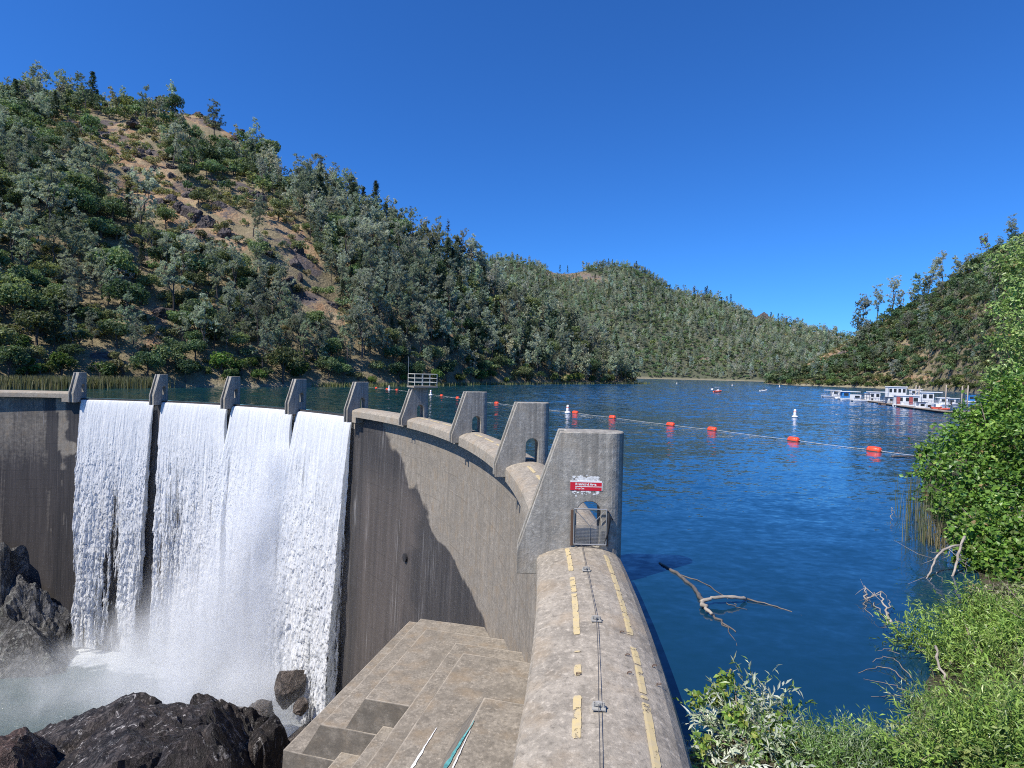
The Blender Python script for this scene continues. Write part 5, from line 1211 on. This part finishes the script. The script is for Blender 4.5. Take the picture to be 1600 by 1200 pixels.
branch('snapped_reed', 'two crossed white reed stems standing alone in the lake left of the reeds', [(W_((1392, 812, 0), (1393, 800, .3), (1393, 793, .5)), .016, .012), (W_((1393, 793, .5), (1397, 801, .3), (1401, 810, .05)), .014, .010)])
branch('floating_log', 'thin dark log floating at the shore end of the buoy line', [(W_((1392, 713, .06), (1420, 713, .07), (1450, 713, .06)), .09, .07)], 'sunk')

# ================================================================== BUOYS
M['orange'] = simple('orange_buoy_plastic', (.80, .075, .025), .42, 0, .12, 3); M['dark'] = simple('weed_dark', (.05, .035, .03), .7)
M['buoywhite'] = simple('white_buoy_plastic', (.80, .80, .78), .4); M['rope'] = simple('pale_rope', (.55, .55, .52), .8)
BU = [(1366, 705), (1240, 689), (1113, 672.5), (1048, 665), (957, 653.5), (899, 646), (776, 631), (715, 622.5), (690, 619), (620, 609.7), (605, 608.6), (588, 606.8)]
BP = [at_z(u, v, 0) for u, v in BU]; ORDL = ['first', 'second', 'third', 'fourth', 'fifth', 'sixth', 'seventh', 'eighth', 'ninth', 'tenth', 'eleventh', 'twelfth']
bo = None
for i, p in enumerate(BP):
    q = BP[min(i + 1, 11)] - BP[max(i - 1, 0)]; rz = math.atan2(q[1], q[0])
    lab = f'orange barrel float on the buoy line, {ORDL[i]} from the right bank'
    if i == 0:
        bo = thing('barrier_buoy', p, lab, 'buoy', 'orange floats of the buoy line'); mb = MB()
        prof = [(.03, -.56), (.20, -.54), (.28, -.46), (.305, -.36), (.285, -.33), (.305, -.30), (.31, 0), (.305, .30), (.285, .33), (.305, .36), (.28, .46), (.20, .54), (.03, .56)]
        mb.lathe((p[0], p[1], .10), prof, 18, 'x'); mb.obj('float', M['orange'], bo, True)
        mb = MB(); mb.lathe((p[0], p[1], .02), [(.02, -.5), (.26, -.48), (.322, -.36), (.326, 0), (.322, .36), (.26, .48), (.02, .5)], 18, 'x')
        b_ = mb.obj('waterline_band', M['dark'], bo, True); b_.scale = (1, 1, .42); 
        mb = MB()
        for s in (-1, 1): mb.tube([(p[0] + s*.55, p[1], .1), (p[0] + s*.66, p[1], .08)], .035, 6)
        mb.obj('shackle', M['steel'], bo); kids = [c for c in bo.children]; bo.rotation_euler.z = rz
    else:
        o = bo.copy(); COL.objects.link(o); o.location = p; o.rotation_euler.z = rz; o['label'] = lab
        for c in kids: d_ = c.copy(); COL.objects.link(d_); d_.parent = o
mb = MB(); pts = [at_z(1450, 713.5, .12)] + [p + np.array([0, 0, .10]) for p in BP] + [BP[-1] + (BP[-1] - BP[-3])*2]
Q = []
for a, b in zip(pts[:-1], pts[1:]):
    for f in np.linspace(0, 1, 6)[:-1]: Q.append(a + (b - a)*f - np.array([0, 0, .05*math.sin(math.pi*f)]))
mb.tube(Q, .016, 5); tag(mb.obj('buoy_rope', M['rope']), 'long pale rope joining the orange floats across the lake', 'rope')
SPAR = [(1242, 652, 'white can buoy on the open water above the second orange float'), (887, 645.5, 'white can buoy just left of the orange float right of the tall piers'), (673, 617.5, 'white can buoy right of the railed pier'), (608, 609, 'white can buoy among the farthest orange floats'), (1144, 603, 'small white buoy far out beside the two little boats'), (1057.6, 600.2, 'tiny white buoy near the far shore'), (1218, 604.8, 'tiny white buoy off the foot of the right hill')]
so_ = None
for u, v, lab in SPAR:
    p = at_z(u, v, 0)
    if so_ is None:
        so_ = thing('can_buoy', p, lab, 'buoy', 'white can buoys'); mb = MB(); mb.lathe((p[0], p[1], 0), [(.22, .1), (.22, .5), (.18, 1.15), (.14, 1.23), (.05, 1.25)], 14); mb.obj('can', M['buoywhite'], so_, True)
        mb = MB(); mb.lathe((p[0], p[1], 0), [(.26, -.1), (.42, 0), (.46, .1), (.42, .2), (.24, .26)], 16); mb.obj('float_collar', M['buoywhite'], so_, True)
        mb = MB(); mb.lathe((p[0], p[1], 0), [(.212, .82), (.207, .9), (.19, .91)], 14); mb.obj('band', M['orange'], so_, True); kk = list(so_.children)
    else:
        o = so_.copy(); COL.objects.link(o); o.location = p; o['label'] = lab
        for c in kk: d_ = c.copy(); COL.objects.link(d_); d_.parent = o

# ================================================================== MARINA
M['hull'] = simple('white_gelcoat', (.78, .78, .76), .3, 0, .06); M['glass'] = simple('dark_window', (.03, .04, .05), .12, 0, .1); M['blue'] = simple('blue_canvas', (.03, .22, .55), .6); M['navy'] = simple('dark_blue_canvas', (.035, .055, .10), .7)
M['wood'] = simple('weathered_dock_boards', (.30, .25, .20), .85, 0, .3, 2); M['redpaint'] = simple('dull_red_paint', (.42, .10, .09), .6); M['alu'] = simple('aluminium', (.55, .56, .57), .35, .8); M['kayak'] = simple('coral_kayak', (.75, .14, .08), .4); M['brownhull'] = simple('brown_hull', (.10, .065, .05), .5); M['pile'] = simple('grey_pile', (.36, .31, .26), .9)
def boat(label, u, v, wpx, style, rz=0.0, H=None, name='pontoon_boat', cat='boat', roofm='hull', cabm='hull', hullm='hull', cab=(-.1, .45), roof=(-.5, .5), rail=True):
    c = at_z(u, v, 0); Y = c[1]; L = wpx*Y/F; Wd = min(2.8, L*.42); H = H or 2.6; rz += math.atan2(-c[0], c[1])*.35
    t = thing(name, c, label, cat, 'boats moored at the marina'); X0, Y0 = c[0], c[1]; ca, sa = math.cos(rz), math.sin(rz)
    def P(a, b, z): return (X0 + a*ca - b*sa, Y0 + a*sa + b*ca, z)
    def bx(mb, a0, a1, b0, b1, z0, z1): mb.box(P((a0 + a1)/2, (b0 + b1)/2, (z0 + z1)/2), (a1 - a0, b1 - b0, z1 - z0), rz); return mb
    for s in (-1, 1):
        mb = MB(); mb.tube([P(-L*.5, s*Wd*.36, .15), P(-L*.46, s*Wd*.36, .12), P(L*.44, s*Wd*.36, .12), P(L*.5, s*Wd*.36, .28)], [.08, .3, .3, .06], 10); mb.obj('pontoon', M['alu' if style != 'barge' else hullm], t, True)
    bx(MB(), -L*.49, L*.49, -Wd*.5, Wd*.5, .36, .52).obj('deck', M[hullm], t)
    a0, a1 = cab[0]*L, cab[1]*L; m = bx(MB(), a0, a1, -Wd*.42, Wd*.42, .523, H*.86); cb = m.obj('cabin', M[cabm], t)
    n = max(1, int((a1 - a0)/1.3)); 
    for i in range(n):
        x0 = a0 + (a1 - a0)*(i + .2)/n; x1 = a0 + (a1 - a0)*(i + .8)/n; mb = bx(MB(), x0, x1, -Wd*.42 - .02, -Wd*.42 + .01, H*.45, H*.74); w = mb.obj('window', M['glass'], cb)
    bx(MB(), roof[0]*L, roof[1]*L, -Wd*.5, Wd*.5, H*.865, H*.93).obj('roof', M[roofm], t)
    for x in (roof[0]*L + .1, roof[1]*L - .1):
        for s in (-1, 1):
            mb = MB(); mb.tube([P(x, s*Wd*.46, .5), P(x, s*Wd*.46, H*.88)], .035, 6); mb.obj('post', M['alu'], t)
    if rail:
        mb = MB()
        for z in (.85, 1.2):
            for s in (-1, 1): mb.tube([P(-L*.48, s*Wd*.48, z), P(L*.48, s*Wd*.48, z)], .025, 4)
        for x in np.linspace(-.48, .48, 7): 
            for s in (-1, 1): mb.tube([P(L*x, s*Wd*.48, .5), P(L*x, s*Wd*.48, 1.2)], .022, 4)
        mb.obj('railing', M['alu'], t)
    mb = bx(MB(), L*.5, L*.5 + .35, -.22, .22, .15, 1.05); mb.obj('outboard_motor', M['dark'], t)
    return t
boat('white canopied pontoon boat at the outer left end of the marina', 1299, 621, 27, 'pontoon', .05, 2.7, cab=(.0, .32), roof=(-.32, .48))
boat('white pontoon boat with pale blue cabin, second from the left in the marina', 1327, 625, 30, 'pontoon', -.06, 2.8, cabm='blue', cab=(-.38, -.02), roof=(-.5, .45))
boat('low white boat with dark blue canopy in front of the blue-cabin boat', 1346, 628, 30, 'pontoon', .1, 2.3, roofm='navy', cab=(-.5, -.1), roof=(-.05, .5))
boat('white houseboat with long flat roof in the middle of the marina', 1370, 628, 28, 'pontoon', .0, 3.1, cab=(-.42, .1), roof=(-.48, .48))
boat('tall white boathouse standing behind the middle boats of the marina', 1402, 622, 32, 'barge', .02, 4.4, name='boathouse', cat='boathouse', cab=(-.47, .32), roof=(-.49, .36), rail=False)
boat('dark hulled boat with grey canopy in front of the tall white boathouse', 1388, 633, 26, 'barge', .1, 2.2, roofm='navy', hullm='brownhull', cab=(-.1, .3), roof=(-.4, .45))
boat('white houseboat with dull red door panels at the front of the marina', 1417, 636, 36, 'barge', -.04, 3.0, cab=(-.46, .40), roof=(-.5, .5))
boat('two storey white houseboat with open porch at the right of the marina', 1452, 632, 30, 'barge', .04, 3.6, cab=(-.46, .12), roof=(-.5, .5))
boat('white boat under pale canopy partly hidden by the leaves at right', 1484, 633, 28, 'pontoon', .1, 2.0, cab=(-.3, .2), roof=(-.45, .4))
boat('small boat with bright blue cover close to the leaves at the marina\'s right end', 1516, 629, 14, 'pontoon', .1, 2.4, cabm='blue', roofm='blue', cab=(-.3, .35), roof=(-.4, .42), rail=False)
boat('short white pontoon boat with tan canopy between the outer boats', 1313, 623, 18, 'pontoon', -.1, 2.5, roofm='wood', cab=(-.2, .2), roof=(-.4, .4))
boat('white cabin boat with blue stripe canopy beside the long roofed houseboat', 1358, 626, 18, 'pontoon', .12, 2.7, roofm='blue', cab=(-.3, .3), roof=(-.35, .45))
boat('small grey roofed pontoon boat behind the red panelled houseboat', 1430, 629, 20, 'pontoon', -.1, 2.9, roofm='alu', cab=(-.2, .3), roof=(-.4, .42))
boat('open white boat with dark cover at the inner end of the dock', 1440, 640, 20, 'pontoon', .15, 1.7, roofm='navy', cab=(-.3, .2), roof=(-.45, .3), rail=False)
boat('low white pontoon boat moored right of the two storey houseboat', 1472, 634, 20, 'pontoon', -.12, 2.3, cab=(-.2, .3), roof=(-.42, .45))
boat('white shed boat far back between the boathouse and the two storey houseboat', 1431, 622, 18, 'barge', 0, 3.4, cab=(-.45, .3), roof=(-.5, .45), rail=False)
# red panels on the front houseboat
c = at_z(1417, 636, 0); L = 36*c[1]/F; t = [o for o in bpy.data.objects if o.get('label', '').startswith('white houseboat with dull red')][0]; rz = -.04 + math.atan2(-c[0], c[1])*.35
for a in (-.40, .08):
    mb = MB(); x, y = a*L, -min(2.8, L*.42)*.42 - .03; mb.box((c[0] + x*math.cos(rz) - y*math.sin(rz), c[1] + x*math.sin(rz) + y*math.cos(rz), 1.5), (.75, .05, 1.7), rz); mb.obj('door', M['redpaint'], t)
def kayak(u, v, lab, rz):
    p = at_z(u, v, .45); mb = MB(); Vs = []
    for i in range(9):
        f = i/8*2 - 1; w = .34*(1 - f*f)**.6 + .01; h = .12 + .1*f*f
        for (b, zz) in ((-w, h), (-w*.7, -.1 + .08*f*f), (0, -.14 + .1*f*f), (w*.7, -.1 + .08*f*f), (w, h), (0, h + .05)): Vs.append((p[0] + f*1.6*math.cos(rz) - b*math.sin(rz), p[1] + f*1.6*math.sin(rz) + b*math.cos(rz), p[2] + zz))
    Fs = [(i*6 + k, i*6 + (k + 1) % 6, (i + 1)*6 + (k + 1) % 6, (i + 1)*6 + k) for i in range(8) for k in range(6)] + [tuple(range(6)), tuple(range(53, 47, -1))]
    mb.add(Vs, Fs); t = thing('kayak', p, lab, 'kayak', 'kayaks stacked on the dock'); 
    m2 = mb.obj('hull', M['kayak'], t, True); m3 = MB(); m3.lathe((p[0], p[1], p[2] + .12), [(.3, 0), (.3, .06), (.22, .06), (.2, .03)], 12); m3.obj('cockpit_rim', M['dark'], t)
kayak(1462, 637, 'coral red kayak lying on the dock, left one of the three', .2); kayak(1468, 639, 'coral red kayak lying on the dock, middle one of the three', -.1); kayak(1475, 640, 'coral red kayak lying on the dock, right one of the three', .3)
dk = thing('floating_dock', at_z(1400, 633, 0), 'long weathered wooden dock running along the moored boats to the right shore', 'dock')
PTS = [at_z(1312, 622.5, 0), at_z(1365, 629, 0), at_z(1410, 636.5, 0), at_z(1455, 642.5, 0), at_z(1482, 646, 0), at_z(1530, 646, 0)]
for a, b in zip(PTS[:-1], PTS[1:]):
    d_ = b - a; L = np.linalg.norm(d_); rz = math.atan2(d_[1], d_[0]); m = (a + b)/2; mb = MB(); mb.box((m[0], m[1], .38), (L + .3, 1.9, .14), rz); mb.obj('walkway', M['wood'], dk)
    mb = MB(); mb.box((m[0], m[1], .12), (L*.97, 1.5, .36), rz); mb.obj('float', M['dark'], dk)
for i, (u, v, h, lab) in enumerate(((1430, 636, 5.2, 'left one of two slim mooring posts beside the two storey houseboat'), (1435, 636, 5.0, 'right one of two slim mooring posts beside the two storey houseboat'), (1477, 641, 5.4, 'lone mooring post right of the two storey houseboat'), (1502, 643, 5.2, 'thick mooring post near the blue-covered boat, left of a pair'), (1511, 643, 5.4, 'thick mooring post near the blue-covered boat, right of a pair'))):
    p = at_z(u, v, 0); mb = MB(); mb.tube([(p[0], p[1], -1), (p[0], p[1], h*.5), (p[0] + .04, p[1], h)], [.12, .11, .10], 8); tag(mb.obj('mooring_post', M['pile'], None, True), lab, 'post', 'mooring posts at the marina')
def runabout(u, v, wpx, lab, hull, top, rz, canopy):
    c = at_z(u, v, 0); L = max(3.2, wpx*c[1]/F); t = thing('motorboat', c, lab, 'boat', 'small boats out on the lake'); Vs = []; n = 9; ca, sa = math.cos(rz), math.sin(rz)
    for i in range(n):
        f = i/(n - 1); w = L*.19*min(1, (1 - f)*2.6 + .05)**.7; sh = .62 + .25*f*f
        for b, z in ((-w, sh), (-w*.8, .1), (0, -.12 + .3*f**3), (w*.8, .1), (w, sh)): x = (f - .5)*L; Vs.append((c[0] + x*ca - b*sa, c[1] + x*sa + b*ca, z))
    Fs = [(i*5 + k, i*5 + k + 1, i*5 + k + 6, i*5 + k + 5) for i in range(n - 1) for k in range(4)] + [tuple(range(5))] + [(i*5 + 4, i*5, i*5 + 5, i*5 + 9) for i in range(n - 1)]
    mb = MB(); mb.add(Vs, Fs); mb.obj('hull', M[hull], t, True)
    mb = MB(); mb.box((c[0] + .05*L*ca, c[1] + .05*L*sa, .98), (L*.26, L*.26, .55), rz, .75); mb.obj('windscreen', M['glass' if not canopy else top], t)
    if canopy: mb = MB(); mb.box((c[0] - .08*L*ca, c[1] - .08*L*sa, 2.0), (L*.45, L*.34, .1), rz); mb.obj('canopy', M[top], t); mb = MB(); [mb.tube([(c[0] + q*L*ca - s*L*.15*sa, c[1] + q*L*sa + s*L*.15*ca, .6), (c[0] + q*L*ca - s*L*.15*sa, c[1] + q*L*sa + s*L*.15*ca, 2.0)], .03, 4) for q in (-.26, .1) for s in (-1, 1)]; mb.obj('canopy_frame', M['alu'], t)
runabout(1121, 613, 12, 'small white boat with orange hull sides far out on the lake', 'kayak', 'hull', .15, True)
runabout(1112.5, 608.5, 4, 'tiny white craft just behind the orange sided boat', 'hull', 'hull', 1.2, False)
runabout(1193, 611.5, 9, 'low white motorboat far out, left of the marina', 'hull', 'hull', .1, False)
# ================================================================== CAMERA, LIGHT, SKY
cam = bpy.data.cameras.new('camera'); co = bpy.data.objects.new('camera', cam); COL.objects.link(co)
fw = Vector((0, math.cos(PITCH), math.sin(PITCH))); rx = Vector((1, 0, 0)); up = rx.cross(fw)
c, s = math.cos(ROLL), math.sin(ROLL)
r2 = rx*c + up*s; u2 = up*c - rx*s
co.matrix_world = Matrix(((r2.x, u2.x, -fw.x, 0), (r2.y, u2.y, -fw.y, 0), (r2.z, u2.z, -fw.z, CAMZ), (0, 0, 0, 1)))
cam.sensor_width = 36; cam.lens = F/1600*36; cam.clip_start = .05; cam.clip_end = 6000
SC.camera = co
AZ, EL = R_(36), R_(52)
ts = Vector((-math.cos(AZ)*math.cos(EL), -math.sin(AZ)*math.cos(EL), math.sin(EL)))
sl = bpy.data.lights.new('sun', 'SUN'); sl.energy = 4.3; sl.angle = R_(.53); sl.color = (1, .94, .85)
so = bpy.data.objects.new('sun', sl); COL.objects.link(so); so.rotation_euler = ts.to_track_quat('Z', 'Y').to_euler()
w = bpy.data.worlds.new('World'); SC.world = w; w.use_nodes = True; nt = w.node_tree; nt.nodes.clear()
sk = nt.nodes.new('ShaderNodeTexSky'); sk.sky_type = 'NISHITA'; sk.sun_disc = False; sk.sun_elevation = EL; sk.sun_rotation = math.atan2(ts.x, ts.y)
sk.air_density = 1.0; sk.dust_density = 0; sk.ozone_density = 10.0; sk.altitude = 300
hs = nt.nodes.new('ShaderNodeHueSaturation'); hs.inputs['Saturation'].default_value = 1.0; mx = nt.nodes.new('ShaderNodeMix'); mx.data_type = 'RGBA'; mx.blend_type = 'MULTIPLY'; mx.inputs[0].default_value = 1; mx.inputs[7].default_value = (.33, .72, 1.13, 1); nt.links.new(sk.outputs[0], mx.inputs[6]); nt.links.new(mx.outputs[2], hs.inputs['Color'])
bg = nt.nodes.new('ShaderNodeBackground'); bg.inputs[1].default_value = .10; nt.links.new(hs.outputs[0], bg.inputs[0])
ow = nt.nodes.new('ShaderNodeOutputWorld'); nt.links.new(bg.outputs[0], ow.inputs[0])
SC.view_settings.view_transform = 'Standard'; SC.view_settings.look = 'None'; SC.view_settings.gamma = 1; SC.view_settings.exposure = .6
SC.cycles.max_bounces = 6; SC.cycles.transparent_max_bounces = 24; SC.cycles.volume_bounces = 4
SC.cycles.use_denoising = False; SC.cycles.filter_width = 1.05
